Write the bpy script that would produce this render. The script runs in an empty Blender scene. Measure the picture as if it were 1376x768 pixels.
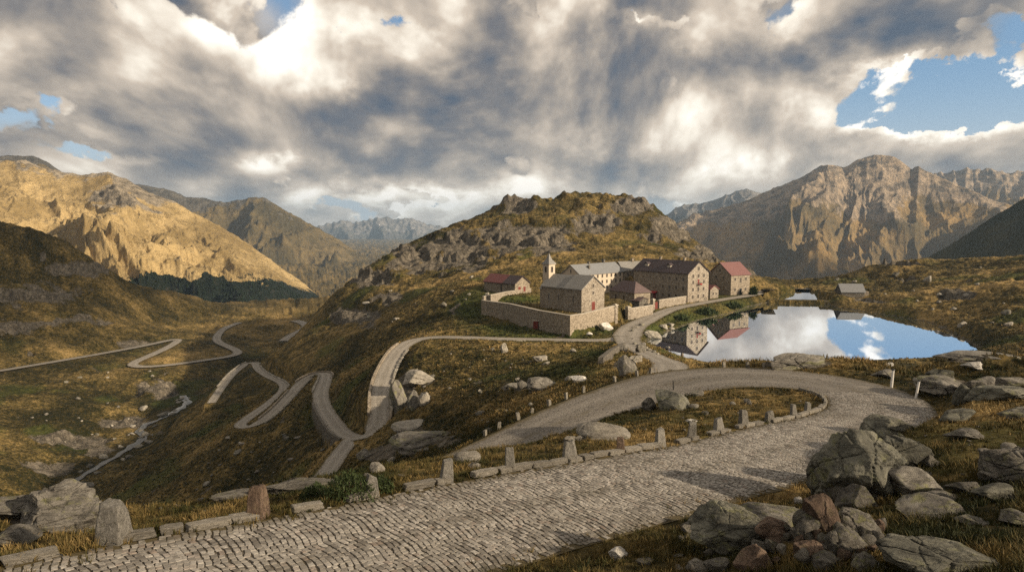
import bpy, bmesh, math, random
import numpy as np
random.seed(7)
RNG = np.random.default_rng(11)
sc = bpy.context.scene
COL = sc.collection
R = math.radians

# ------------------------------------------------------------------ camera maths
LENS = 24.0
F = 1376*LENS/36.0
PITCH = math.atan(84/F)
CZ = 36.0                                   # camera height above the lake (z = 0)
CP, SP = math.cos(PITCH), math.sin(PITCH)
def ray(px, py):
    x = (px-688)/F; y = -(py-384)/F
    return x, CP+y*SP, -SP+y*CP
def pt(px, py, H):                          # point seen at a pixel, H metres below the eye
    a, b, c = ray(px, py); t = -H/c
    return (a*t, b*t, CZ-H)
def ptd(px, py, d):                         # point seen at a pixel at plan distance d
    a, b, c = ray(px, py); t = d/math.hypot(a, b)
    return (a*t, b*t, CZ+c*t)
def ptz(px, d, H, py=450):
    a, b, c = ray(px, py); h = math.hypot(a, b)
    return (a*d/h, b*d/h, CZ-H)
def proj(x, y, z):
    z = z-CZ
    f = np.maximum(y*CP-z*SP, 1e-3); u = y*SP+z*CP
    return 688+F*x/f, 384-F*u/f

# ------------------------------------------------------------------ noise (numpy)
def _h(ix, iy, seed):
    h = (ix.astype(np.uint32)*np.uint32(374761393) + iy.astype(np.uint32)*np.uint32(668265263) + np.uint32(seed*1442695 & 0xffffffff))
    h = (h ^ (h >> np.uint32(13)))*np.uint32(1274126177)
    return h ^ (h >> np.uint32(16))
_A = np.arange(256)/256*2*np.pi
_CA, _SA = np.cos(_A).astype(np.float32), np.sin(_A).astype(np.float32)
def perlin(x, y, seed=0):
    fx = np.floor(x); fy = np.floor(y)
    ix = fx.astype(np.int64); iy = fy.astype(np.int64)
    dx = (x-fx).astype(np.float32); dy = (y-fy).astype(np.float32)
    def g(i, j, ax, ay):
        k = (_h(i, j, seed) & np.uint32(255)).astype(np.int64)
        return _CA[k]*ax+_SA[k]*ay
    u = dx*dx*dx*(dx*(dx*6-15)+10); v = dy*dy*dy*(dy*(dy*6-15)+10)
    a = g(ix, iy, dx, dy); b = g(ix+1, iy, dx-1, dy)
    c = g(ix, iy+1, dx, dy-1); d = g(ix+1, iy+1, dx-1, dy-1)
    return (a+(b-a)*u + ((c+(d-c)*u)-(a+(b-a)*u))*v)*1.5
def fbm(x, y, o=5, seed=0, gain=.5, lac=2.03):
    s = 0; a = 1; n = 0
    for i in range(o):
        s = s+a*perlin(x+i*17.3, y-i*9.1, seed+i); n += a
        a *= gain; x = x*lac; y = y*lac
    return s/n*1.5
def ridged(x, y, o=5, seed=0, gain=.5, lac=2.07):
    s = 0; a = 1; n = 0; w = 1
    for i in range(o):
        r = 1-np.abs(perlin(x+i*13.7, y+i*5.9, seed+i))*1.6
        r = np.clip(r, 0, 1)**2
        s = s+a*r*w; n += a; w = np.clip(r*1.6, 0, 1)
        a *= gain; x = x*lac; y = y*lac
    return s/n
def smooth(a, b, x):
    t = np.clip((x-a)/(b-a), 0, 1); return t*t*(3-2*t)
def noise3(p, sc_, seed):                    # cheap 3-d noise out of three planes
    x, y, z = p[:, 0]*sc_+seed*1.7, p[:, 1]*sc_-seed*2.3, p[:, 2]*sc_+seed*.9
    return (perlin(x+.37*z, y-.21*z, seed)+perlin(y+.31*x+7, z-.27*x, seed+3)+perlin(z+.29*y-5, x+.33*y, seed+5))/1.6

# ------------------------------------------------------------------ mesh helpers
def mesh_np(name, V, Fc, mats, smooth_=True, attrs=None, fmat=None, parent=None, link=True):
    V = np.asarray(V, np.float32); Fc = np.asarray(Fc, np.int32)
    me = bpy.data.meshes.new(name)
    me.vertices.add(len(V)); me.vertices.foreach_set('co', V.ravel())
    k = Fc.shape[1]
    me.loops.add(Fc.size); me.loops.foreach_set('vertex_index', Fc.ravel())
    me.polygons.add(len(Fc))
    me.polygons.foreach_set('loop_start', np.arange(0, Fc.size, k, dtype=np.int32))
    try: me.polygons.foreach_set('loop_total', np.full(len(Fc), k, np.int32))
    except Exception: pass
    me.polygons.foreach_set('use_smooth', np.full(len(Fc), bool(smooth_)))
    if fmat is not None: me.polygons.foreach_set('material_index', np.asarray(fmat, np.int32))
    for a, v in (attrs or {}).items():
        at = me.attributes.new(a, 'FLOAT', 'POINT'); at.data.foreach_set('value', np.asarray(v, np.float32).ravel())
    for m in (mats if isinstance(mats, (list, tuple)) else [mats]): me.materials.append(m)
    me.update(calc_edges=True); me.validate()
    if not link: return me
    o = bpy.data.objects.new(name, me); COL.objects.link(o)
    if parent: o.parent = parent
    return o
def bm_obj(name, bm, mats, parent=None, smooth_=False):
    bmesh.ops.recalc_face_normals(bm, faces=bm.faces)
    me = bpy.data.meshes.new(name); bm.to_mesh(me); bm.free()
    for m in (mats if isinstance(mats, (list, tuple)) else [mats]): me.materials.append(m)
    if smooth_:
        for p in me.polygons: p.use_smooth = True
    o = bpy.data.objects.new(name, me); COL.objects.link(o)
    if parent: o.parent = parent
    return o
def add_box(bm, x0, x1, y0, y1, z0, z1, mat=0):
    v = [bm.verts.new((x, y, z)) for z in (z0, z1) for x, y in ((x0, y0), (x1, y0), (x1, y1), (x0, y1))]
    for f in ((3, 2, 1, 0), (4, 5, 6, 7), (0, 1, 5, 4), (1, 2, 6, 5), (2, 3, 7, 6), (3, 0, 4, 7)):
        bm.faces.new([v[i] for i in f]).material_index = mat
def add_prism(bm, poly, h0, h1, axis='z', mat=0):
    """extrude a polygon: axis z -> (x,y), y -> (x,z) along y, x -> (y,z) along x"""
    def P(p, h): return {'z': (p[0], p[1], h), 'y': (p[0], h, p[1]), 'x': (h, p[0], p[1])}[axis]
    a = [bm.verts.new(P(p, h0)) for p in poly]; b = [bm.verts.new(P(p, h1)) for p in poly]
    n = len(poly)
    bm.faces.new(a).material_index = mat; bm.faces.new(b[::-1]).material_index = mat
    for i in range(n): bm.faces.new([a[i], b[i], b[(i+1) % n], a[(i+1) % n]]).material_index = mat
def tag(o, label=None, cat=None, group=None, kind=None):
    if label: o['label'] = label
    if cat: o['category'] = cat
    if group: o['group'] = group
    if kind: o['kind'] = kind
    return o
def empty(name, loc, rz=0, label=None, cat=None, group=None):
    o = bpy.data.objects.new(name, None); COL.objects.link(o)
    o.location = loc; o.rotation_euler = (0, 0, rz)
    return tag(o, label, cat, group, 'thing')
def grid_faces(nr, nc):
    i = np.arange(nr-1)[:, None]*nc+np.arange(nc-1)[None, :]
    return np.stack([i, i+1, i+nc+1, i+nc], -1).reshape(-1, 4)

# ------------------------------------------------------------------ material helpers
class NT:
    def __init__(s, name):
        s.m = bpy.data.materials.new(name); s.m.use_nodes = True
        s.t = s.m.node_tree; s.n = s.t.nodes; s.l = s.t.links
        s.b = s.n['Principled BSDF']; s.out = s.n['Material Output']
    def node(s, typ, **kw):
        n = s.n.new(typ)
        for k, v in kw.items():
            if k in n.inputs.keys() and not hasattr(n, k): n.inputs[k].default_value = v
            else:
                try: setattr(n, k, v)
                except Exception: n.inputs[k].default_value = v
        return n
    def link(s, a, b): s.l.new(a, b)
    def val(s, sock, v):
        if hasattr(v, 'is_output'): s.l.new(v, sock)
        else: sock.default_value = v
    def coord(s, which='Object'): return s.node('ShaderNodeTexCoord').outputs[which]
    def pos(s): return s.node('ShaderNodeNewGeometry').outputs['Position']
    def map(s, v, scale=(1, 1, 1), loc=(0, 0, 0), rot=(0, 0, 0)):
        n = s.node('ShaderNodeMapping'); s.l.new(v, n.inputs['Vector'])
        n.inputs['Scale'].default_value = scale; n.inputs['Location'].default_value = loc; n.inputs['Rotation'].default_value = rot
        return n.outputs[0]
    def noise(s, v, scale, detail=6, rough=.55, dist=0, ntype='FBM'):
        n = s.node('ShaderNodeTexNoise'); s.l.new(v, n.inputs['Vector']); n.noise_type = ntype
        n.inputs['Scale'].default_value = scale; n.inputs['Detail'].default_value = detail
        n.inputs['Roughness'].default_value = rough; n.inputs['Distortion'].default_value = dist
        return n.outputs['Fac']
    def vor(s, v, scale, feature='F1', out='Distance', rand=1):
        n = s.node('ShaderNodeTexVoronoi'); n.feature = feature; s.l.new(v, n.inputs['Vector'])
        n.inputs['Scale'].default_value = scale; n.inputs['Randomness'].default_value = rand
        return n.outputs[out]
    def math(s, op, a, b=0.0, c=0.0, clamp=False):
        n = s.node('ShaderNodeMath'); n.operation = op; n.use_clamp = clamp
        s.val(n.inputs[0], a); s.val(n.inputs[1], b); s.val(n.inputs[2], c)
        return n.outputs[0]
    def ramp(s, f, stops, interp='LINEAR'):
        n = s.node('ShaderNodeValToRGB'); s.val(n.inputs[0], f); cr = n.color_ramp; cr.interpolation = interp
        while len(cr.elements) < len(stops): cr.elements.new(.5)
        for e, (p, c) in zip(cr.elements, stops):
            e.position = p; e.color = (*c, 1) if not isinstance(c, (int, float)) else (c, c, c, 1)
        return n.outputs[0]
    def step(s, f, a, b):
        n = s.node('ShaderNodeMapRange'); n.interpolation_type = 'SMOOTHSTEP'; s.val(n.inputs[0], f)
        n.inputs[1].default_value = a; n.inputs[2].default_value = b
        return n.outputs[0]
    def mix(s, f, a, b, typ='MIX'):
        n = s.node('ShaderNodeMix'); n.data_type = 'RGBA'; n.blend_type = typ; n.clamp_factor = True
        s.val(n.inputs[0], f)
        for sock, v in ((n.inputs[6], a), (n.inputs[7], b)):
            if isinstance(v, tuple): v = (*v, 1)[:4]
            s.val(sock, v)
        return n.outputs[2]
    def attr(s, name): 
        n = s.node('ShaderNodeAttribute'); n.attribute_name = name; return n.outputs['Fac']
    def rand(s): return s.node('ShaderNodeObjectInfo').outputs['Random']
    def bump(s, h, strength=.5, dist=.1, normal=None):
        n = s.node('ShaderNodeBump'); s.l.new(h, n.inputs['Height'])
        n.inputs['Strength'].default_value = strength; n.inputs['Distance'].default_value = dist
        if normal: s.l.new(normal, n.inputs['Normal'])
        return n.outputs[0]
    def finish(s, col, rough=.85, normal=None, spec=.25, metal=0):
        s.val(s.b.inputs['Base Color'], (*col, 1) if isinstance(col, tuple) else col)
        s.val(s.b.inputs['Roughness'], rough); s.b.inputs['Specular IOR Level'].default_value = spec
        s.b.inputs['Metallic'].default_value = metal
        if normal: s.l.new(normal, s.b.inputs['Normal'])
        return s.m

def mat_terrain():
    t = NT('meadow_ground'); p = t.pos()
    n1 = t.noise(p, .045, 6, .6); n2 = t.noise(p, .5, 8, .65); n3 = t.noise(p, 3.5, 5, .7)
    cl = t.vor(t.map(p, (1, 1, 1)), 1.15, 'F1', 'Distance'); cl2 = t.noise(p, 1.4, 6, .75)
    g = t.math('ADD', t.math('MULTIPLY', t.math('SUBTRACT', n2, .5), 1.7), t.math('ADD', t.attr('gold'), .1))
    g = t.math('ADD', g, t.math('MULTIPLY', t.math('SUBTRACT', .42, cl), .35))
    g = t.math('ADD', g, t.math('MULTIPLY', t.math('SUBTRACT', cl2, .5), 1.2))
    g = t.math('ADD', g, t.math('MULTIPLY', t.math('SUBTRACT', n1, .5), .9))
    g = t.math('ADD', g, t.math('MULTIPLY', t.math('SUBTRACT', n3, .5), .7), clamp=True)
    grass = t.ramp(g, [(0, (.016, .017, .006)), (.28, (.046, .036, .012)), (.5, (.097, .074, .027)), (.75, (.19, .133, .049)), (1, (.31, .215, .09))])
    lush = t.ramp(n2, [(.3, (.02, .03, .008)), (.7, (.075, .085, .02))])
    grass = t.mix(t.attr('lush'), grass, lush)
    v1 = t.noise(p, .35, 8, .7); v2 = t.vor(t.map(p, (1, 1, .6)), .33, 'DISTANCE_TO_EDGE')
    rock = t.ramp(v1, [(.25, (.05, .046, .038)), (.5, (.135, .116, .09)), (.72, (.24, .21, .165)), (.9, (.34, .305, .245))])
    crack = t.step(t.math('ABSOLUTE', t.math('SUBTRACT', t.noise(t.map(p, (1, 1, .45)), .22, 7, .7, .6), .5)), 0, .045)
    rock = t.mix(t.math('MULTIPLY', t.math('SUBTRACT', 1.0, crack), .75), rock, (.03, .028, .022))
    lich = t.step(t.noise(p, 1.1, 6, .7), .56, .68)
    rock = t.mix(t.math('MULTIPLY', lich, .5), rock, (.11, .105, .05))
    e = t.math('ADD', t.attr('rock'), t.math('MULTIPLY', t.math('SUBTRACT', t.noise(p, .8, 7, .7), .5), .75))
    rm = t.step(e, .42, .58)
    col = t.mix(rm, grass, rock)
    h = t.math('ADD', t.math('ADD', n2, cl2), t.math('SUBTRACT', t.math('MULTIPLY', n3, .4), t.math('MULTIPLY', cl, .6)))
    h = t.math('ADD', h, t.math('MULTIPLY', t.math('MULTIPLY', crack, v1), rm))
    return t.finish(col, .95, t.bump(h, .8, .6), .1)

def mat_mountain(name, grass, dark, rock1, rock2, forest=None, scale=1.0, bump=12.0):
    t = NT(name); p = t.pos()
    n1 = t.noise(p, .004*scale, 9, .62); n2 = t.noise(p, .02*scale, 8, .68); n3 = t.noise(p, .0016*scale, 6, .6)
    base = t.mix(t.step(n1, .38, .62), dark, grass)
    base = t.mix(t.math('MULTIPLY', t.step(n2, .5, .62), .7), base, dark)
    n5 = t.noise(p, .09*scale, 6, .7)
    base = t.mix(t.math('MULTIPLY', t.step(n5, .5, .7), .5), base, dark)
    rk = t.mix(t.step(n2, .35, .65), rock1, rock2)
    e = t.math('ADD', t.attr('rock'), t.math('MULTIPLY', t.math('SUBTRACT', n2, .5), 1.2))
    c = t.mix(t.step(e, .4, .6), base, rk)
    if forest:
        f = t.math('ADD', t.attr('forest'), t.math('MULTIPLY', t.math('SUBTRACT', n2, .5), 1.6))
        c = t.mix(t.step(f, .45, .55), c, forest)
    h = t.math('ADD', n2, t.math('MULTIPLY', n1, 2))
    h = t.math('ADD', h, t.math('MULTIPLY', t.noise(p, .07*scale, 7, .75), .7))
    fr = t.noise(p, .05*scale, 8, .75)
    c = t.mix(t.math('MULTIPLY', t.step(fr, .52, .66), .55), c, tuple(x*.55 for x in rock1))
    return t.finish(c, .95, t.bump(h, 1.0, 1.6*bump/scale), .05)

def mat_rock(name, a, b, c, lichen=.3, lcol=(.17, .17, .055), scale=1.0):
    t = NT(name); p = t.coord('Object'); r = t.rand()
    off = t.node('ShaderNodeVectorMath'); off.operation = 'ADD'; t.link(p, off.inputs[0])
    cmb = t.node('ShaderNodeCombineXYZ'); t.link(t.math('MULTIPLY', r, 40.0), cmb.inputs[0]); t.link(cmb.outputs[0], off.inputs[1]); p = off.outputs[0]
    n = t.noise(p, 1.6*scale, 10, .68, .6); f = t.noise(p, 22*scale, 5, .7); big = t.noise(p, .55*scale, 4, .6)
    col = t.ramp(n, [(.28, a), (.5, b), (.72, c)])
    col = t.mix(t.math('MULTIPLY', t.step(f, .5, .75), .35), col, tuple(x*.45 for x in b))
    col = t.mix(t.math('MULTIPLY', t.step(f, .3, .12), .5), col, tuple(min(1, x*1.5) for x in c))
    lm = t.step(t.math('ADD', t.noise(p, 2.6*scale, 8, .7), t.math('MULTIPLY', big, .5)), .78, .92)
    col = t.mix(t.math('MULTIPLY', lm, lichen), col, lcol)
    cr = t.step(t.math('ABSOLUTE', t.math('SUBTRACT', t.noise(t.map(p, (1, 1, 2.6), (0, 0, 0), (.5, .3, .2)), .8*scale, 7, .65, .5), .5)), 0, .016)
    col = t.mix(t.math('MULTIPLY', t.math('SUBTRACT', 1.0, cr), .4), col, tuple(x*.4 for x in a))
    hs = t.math('ADD', t.math('MULTIPLY', n, 1.0), t.math('ADD', t.math('MULTIPLY', f, .34), t.math('MULTIPLY', cr, .12)))
    hsv = t.node('ShaderNodeHueSaturation'); t.link(col, hsv.inputs['Color'])
    t.link(t.math('ADD', .78, t.math('MULTIPLY', r, .45)), hsv.inputs['Value'])
    return t.finish(hsv.outputs[0], .9, t.bump(hs, 1.0, .17/scale), .2)

def mat_road(name, dark, light, scale=1.0, stone=5.5):
    t = NT(name); p = t.pos()
    n = t.noise(p, .25*scale, 8, .65); n2 = t.noise(p, 2.2, 6, .7)
    v = t.vor(p, stone, 'F1', 'Color'); e = t.step(t.vor(p, stone, 'DISTANCE_TO_EDGE'), 0, .1)
    s = t.node('ShaderNodeSeparateColor'); t.link(v, s.inputs[0])
    f = t.math('ADD', t.math('MULTIPLY', n, .55), t.math('MULTIPLY', s.outputs[0], .45))
    c = t.mix(f, dark, light)
    c = t.mix(t.math('MULTIPLY', t.step(n2, .52, .75), .4), c, (.07, .06, .04))
    c = t.mix(e, tuple(x*.42 for x in dark), c)
    cx = t.attr('cross'); nw = t.noise(p, .45, 6, .7)
    tr_ = t.math('ABSOLUTE', t.math('SUBTRACT', cx, .42)); c = t.mix(t.math('MULTIPLY', t.step(tr_, .2, .02), .3), c, tuple(min(1, x*1.15) for x in light))
    eg = t.math('ADD', cx, t.math('MULTIPLY', t.math('SUBTRACT', nw, .5), .55)); c = t.mix(t.math('MULTIPLY', t.step(eg, .78, .98), .85), c, (.085, .066, .028))
    c = t.mix(t.math('MULTIPLY', t.math('MULTIPLY', t.step(cx, .16, .0), t.step(nw, .45, .6)), .45), c, (.1, .08, .04))
    pt_ = t.step(t.noise(p, .12, 4, .6), .52, .6); c = t.mix(t.math('MULTIPLY', pt_, .25), c, tuple(x*.7 for x in dark))
    return t.finish(c, .8, t.bump(t.math('ADD', e, t.math('MULTIPLY', n2, .6)), .5, .05), .25)

def mat_setts():
    t = NT('granite_setts'); p = t.pos(); k = t.attr('tint')
    col = t.ramp(k, [(0, (.11, .098, .084)), (.3, (.185, .17, .148)), (.6, (.26, .24, .21)), (.85, (.35, .326, .29)), (1, (.2, .158, .128))])
    n = t.noise(p, 14, 7, .7); w = t.noise(p, .22, 6, .6)
    col = t.mix(t.step(n, .45, .75), col, (.1, .088, .07))
    col = t.mix(t.math('MULTIPLY', t.step(w, .45, .68), .38), col, (.1, .085, .06))
    col = t.mix(t.math('MULTIPLY', t.attr('wear'), .4), col, (.33, .305, .265))
    col = t.mix(t.math('MULTIPLY', t.math('MULTIPLY', t.attr('edge'), t.step(t.noise(p, .9, 6, .7), .35, .6)), .75), col, (.075, .062, .035))
    return t.finish(col, .72, t.bump(n, .5, .02), .35)

def mat_wall(name, cols, mortar, sx=2.2, plaster=0.0, pcol=(.5, .42, .32)):
    t = NT(name); p = t.coord('Object')
    d = t.node('ShaderNodeTexNoise'); t.link(p, d.inputs['Vector']); d.inputs['Scale'].default_value = 1.1; d.inputs['Detail'].default_value = 3
    mp = t.map(p, (sx, sx, sx*1.5))
    mixv = t.node('ShaderNodeMix'); mixv.data_type = 'VECTOR'; mixv.inputs[0].default_value = .18
    t.link(mp, mixv.inputs[4]); t.link(d.outputs['Color'], mixv.inputs[5]); q = mixv.outputs[1]
    cell = t.vor(q, 1.0, 'F1', 'Color'); s = t.node('ShaderNodeSeparateColor'); t.link(cell, s.inputs[0])
    edge = t.step(t.vor(q, 1.0, 'DISTANCE_TO_EDGE'), .01, .12)
    c = t.ramp(s.outputs[0], [(0, cols[0]), (.35, cols[1]), (.7, cols[2]), (1, cols[3])])
    c = t.mix(edge, mortar, c)
    w = t.noise(p, .35, 7, .65)
    c = t.mix(t.math('MULTIPLY', t.step(w, .5, .72), .35), c, tuple(x*.5 for x in cols[1]))
    if plaster: 
        c = t.mix(t.math('MULTIPLY', t.step(t.noise(p, .5, 6, .6), .72-plaster*.5, .8-plaster*.5), min(1, plaster*1.2)), c, pcol)
    return t.finish(c, .92, t.bump(t.math('ADD', edge, t.math('MULTIPLY', t.noise(p, 6, 5, .7), .4)), .6, .06), .15)

def mat_roof(name, a, b, sx=1.6, sz=3.0):
    t = NT(name); p = t.coord('Object')
    br = t.node('ShaderNodeTexVoronoi'); t.link(t.map(p, (sx, sx, sz)), br.inputs['Vector']); br.inputs['Scale'].default_value = 1.5
    s = t.node('ShaderNodeSeparateColor'); t.link(br.outputs['Color'], s.inputs[0])
    n = t.noise(p, .5, 8, .7)
    c = t.mix(t.math('ADD', t.math('MULTIPLY', n, .6), t.math('MULTIPLY', s.outputs[0], .4)), a, b)
    wv = t.node('ShaderNodeTexWave'); wv.bands_direction = 'Z'; t.link(p, wv.inputs['Vector']); wv.inputs['Scale'].default_value = 1.4
    return t.finish(c, .75, t.bump(t.math('ADD', wv.outputs['Fac'], t.math('MULTIPLY', s.outputs[0], .6)), .6, .06), .25)

def mat_plain(name, col, rough=.8, var=.3, scale=3, spec=.2):
    t = NT(name); n = t.noise(t.coord('Object'), scale, 7, .65)
    c = t.mix(n, tuple(x*(1-var) for x in col), tuple(min(1, x*(1+var)) for x in col))
    return t.finish(c, rough, t.bump(n, .25, .03), spec)

def mat_water(name, base, refl=.8, rough=.015, bs=.02, ripple=.6):
    t = NT(name); p = t.pos()
    h = t.noise(t.map(p, (1, .5, 1)), ripple, 5, .6)
    nrm = t.bump(h, bs, .05)
    d = t.node('ShaderNodeBsdfDiffuse'); d.inputs[0].default_value = (*base, 1)
    g = t.node('ShaderNodeBsdfGlossy'); g.inputs['Roughness'].default_value = rough; g.inputs[0].default_value = (.88, .93, 1, 1)
    t.link(nrm, g.inputs['Normal'])
    fr = t.node('ShaderNodeFresnel'); fr.inputs[0].default_value = 1.33
    fac = t.math('ADD', t.math('MULTIPLY', fr.outputs[0], .55), refl-.25, clamp=True)
    mx = t.node('ShaderNodeMixShader'); t.link(fac, mx.inputs[0]); t.link(d.outputs[0], mx.inputs[1]); t.link(g.outputs[0], mx.inputs[2])
    t.link(mx.outputs[0], t.out.inputs[0])
    return t.m
def mat_stream():
    t = NT('stream_water'); p = t.pos()
    f = t.step(t.noise(p, .55, 8, .75), .54, .66)
    c = t.mix(f, (.03, .033, .03), (.42, .43, .42))
    return t.finish(c, t.math('ADD', .15, t.math('MULTIPLY', f, .5)), t.bump(f, .5, .3), .5)
def mat_grass():
    t = NT('grass_blades'); k = t.attr('tint')
    c = t.ramp(k, [(0, (.02, .026, .008)), (.3, (.055, .048, .014)), (.55, (.115, .085, .03)), (.8, (.22, .15, .056)), (1, (.35, .25, .108))])
    return t.finish(c, .7, None, .15)

M = {}
M['terrain'] = mat_terrain()
M['setts'] = mat_setts()
M['joint'] = mat_road('sett_joint_sand', (.065, .055, .042), (.12, .1, .072), 1, 9)
M['road'] = mat_road('cobble_surface', (.13, .115, .095), (.26, .235, .2), 1, 4.2)
M['gravel'] = mat_road('pale_gravel', (.2, .18, .15), (.33, .3, .255), .6, 2.5)
M['rock'] = mat_rock('grey_rock', (.045, .042, .036), (.15, .138, .118), (.28, .262, .225), .55)
M['rock_lichen'] = mat_rock('lichened_rock', (.035, .034, .028), (.115, .112, .09), (.24, .23, .18), .6, (.165, .165, .075), .8)
M['rock_rust'] = mat_rock('rusty_rock', (.06, .042, .033), (.17, .118, .086), (.29, .21, .155), .15)
M['rock_pale'] = mat_rock('pale_rock', (.13, .118, .098), (.25, .228, .19), (.39, .36, .31), .25)
M['rock_white'] = mat_rock('white_rock', (.36, .34, .3), (.56, .53, .48), (.7, .68, .63), .05)
M['granite'] = mat_rock('hewn_granite', (.095, .088, .078), (.2, .188, .165), (.32, .3, .27), .35, (.12, .12, .06), 2.5)
M['kerb'] = mat_rock('kerb_granite', (.12, .11, .093), (.235, .215, .18), (.36, .33, .285), .25, (.13, .11, .06), 1.6)
M['stone'] = mat_wall('rubble_masonry', [(.13, .11, .085), (.22, .185, .14), (.3, .255, .195), (.38, .32, .25)], (.16, .135, .1), 2.9)
M['stone_warm'] = mat_wall('warm_masonry', [(.12, .102, .08), (.205, .178, .142), (.28, .246, .2), (.345, .308, .252)], (.2, .165, .125), 2.9, .3, (.33, .28, .215))
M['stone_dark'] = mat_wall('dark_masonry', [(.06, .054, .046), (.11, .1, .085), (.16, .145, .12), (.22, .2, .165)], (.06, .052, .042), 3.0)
M['cream'] = mat_plain('cream_render', (.43, .365, .285), .9, .25, .6)
M['slate'] = mat_roof('grey_stone_slates', (.13, .125, .115), (.26, .25, .23))
M['slate_blue'] = mat_roof('blue_grey_slates', (.12, .125, .13), (.2, .205, .21))
M['roof_dark'] = mat_roof('dark_brown_sheet', (.035, .026, .027), (.07, .052, .054))
M['roof_mauve'] = mat_roof('mauve_brown_roof', (.075, .052, .05), (.125, .088, .083))
M['roof_red'] = mat_roof('red_roof', (.11, .04, .038), (.17, .063, .057))
M['roof_pink'] = mat_roof('faded_red_roof', (.125, .06, .057), (.195, .097, .09))
M['pane'] = mat_plain('dark_window', (.028, .02, .017), .25, .4, 2, .5)
M['redwood'] = mat_plain('dark_red_wood', (.12, .025, .018), .6, .3)
M['trim'] = mat_plain('pale_stone_trim', (.34, .305, .25), .85, .2)
M['iron'] = mat_plain('dark_iron', (.02, .02, .02), .5)
M['wood'] = mat_plain('weathered_wood', (.16, .13, .1), .8, .3)
M['white'] = mat_plain('white_paint', (.62, .6, .56), .6, .15, 4)
M['water'] = mat_water('lake_water', (.005, .02, .04), .64, .012, .02)
M['stream'] = mat_stream()
M['grass'] = mat_grass()
M['flower'] = mat_plain('red_flowers', (.3, .03, .03), .7, .5, 12)
M['cone'] = mat_plain('conifer_green', (.012, .018, .01), .9, .5, .05, .05)
M['leaf'] = mat_plain('shrub_leaf', (.035, .05, .016), .7, .5, 5)

# ------------------------------------------------------------------ paths (roads, streams)
class Path:
    def __init__(s, pts, ds=.8):
        P = np.array(pts, float)                  # x, y, z, half width
        n = len(P); Q = np.vstack([2*P[0]-P[1], P, 2*P[-1]-P[-2]]); out = []
        for i in range(n-1):
            a, b, c, d = Q[i:i+4]; k = max(2, int(np.hypot(*(c-b)[:2])/ds)); t = np.linspace(0, 1, k, endpoint=False)[:, None]
            out.append(.5*(2*b+(c-a)*t+(2*a-5*b+4*c-d)*t*t+(-a+3*b-3*c+d)*t**3))
        A = np.vstack(out+[P[-1:]])
        for _ in range(8): A[1:-1] = (A[:-2]+2*A[1:-1]+A[2:])/4
        s.A = A; s.n = len(A)
        T = np.gradient(A[:, :2], axis=0); T /= np.linalg.norm(T, axis=1)[:, None]+1e-9
        s.T = T; s.N = np.stack([-T[:, 1], T[:, 0]], 1)          # left normal
        s.S = np.concatenate([[0], np.cumsum(np.linalg.norm(np.diff(A[:, :2], axis=0), axis=1))])
    def at(s, S, off=0.0):
        f = lambda a: np.interp(S, s.S, a)
        x, y, z, w = (f(s.A[:, i]) for i in range(4))
        nx, ny = f(s.N[:, 0]), f(s.N[:, 1])
        return x+nx*off, y+ny*off, z, w, np.arctan2(-nx, ny)     # last: heading
    def near(s, x, y, maxd):
        """distance to centreline, z there, half width there, signed side (chunked)"""
        D = np.full(x.shape, 1e9, np.float32); Z = np.zeros(x.shape, np.float32); W = np.zeros(x.shape, np.float32)
        st = 20
        for i in range(0, s.n-1, st):
            a = s.A[i:min(i+st+1, s.n)]
            lo = a[:, :2].min(0)-maxd; hi = a[:, :2].max(0)+maxd
            m = np.nonzero((x > lo[0]) & (x < hi[0]) & (y > lo[1]) & (y < hi[1]))[0]
            if not len(m): continue
            for j in range(len(a)-1):
                p, q = a[j], a[j+1]; d = q[:2]-p[:2]; L = d@d+1e-9
                t = np.clip(((x[m]-p[0])*d[0]+(y[m]-p[1])*d[1])/L, 0, 1)
                dd = np.hypot(x[m]-p[0]-d[0]*t, y[m]-p[1]-d[1]*t)
                k = dd < D[m]; mm = m[k]
                D[mm] = dd[k]; Z[mm] = (p[2]+(q[2]-p[2])*t)[k]; W[mm] = (p[3]+(q[3]-p[3])*t)[k]
        return D, Z, W
    def ribbon(s, name, mat, up=.0, cross=7, i0=0, i1=None, wscale=1.0, jag=0.0, camber=.05):
        A, N = s.A[i0:i1], s.N[i0:i1]; k = np.linspace(-1, 1, cross)
        w = A[:, 3][:, None]*k[None]*wscale
        if jag: w = w*(1+jag*perlin(np.arange(len(A))[:, None]*.21+np.sign(k)[None]*31, np.zeros_like(w), 5))
        V = np.stack([A[:, 0][:, None]+N[:, 0][:, None]*w, A[:, 1][:, None]+N[:, 1][:, None]*w,
                      A[:, 2][:, None]+up+camber*(1-k[None]**2)+0*w], -1)
        return mesh_np(name, V.reshape(-1, 3), grid_faces(len(A), cross)[:, ::-1], mat, True, {'cross': np.abs(k)[None]+0*w})
def pw(l, w): return [(*pt(*a[:3]), (a[3] if len(a) > 3 else w)) for a in l]

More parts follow.
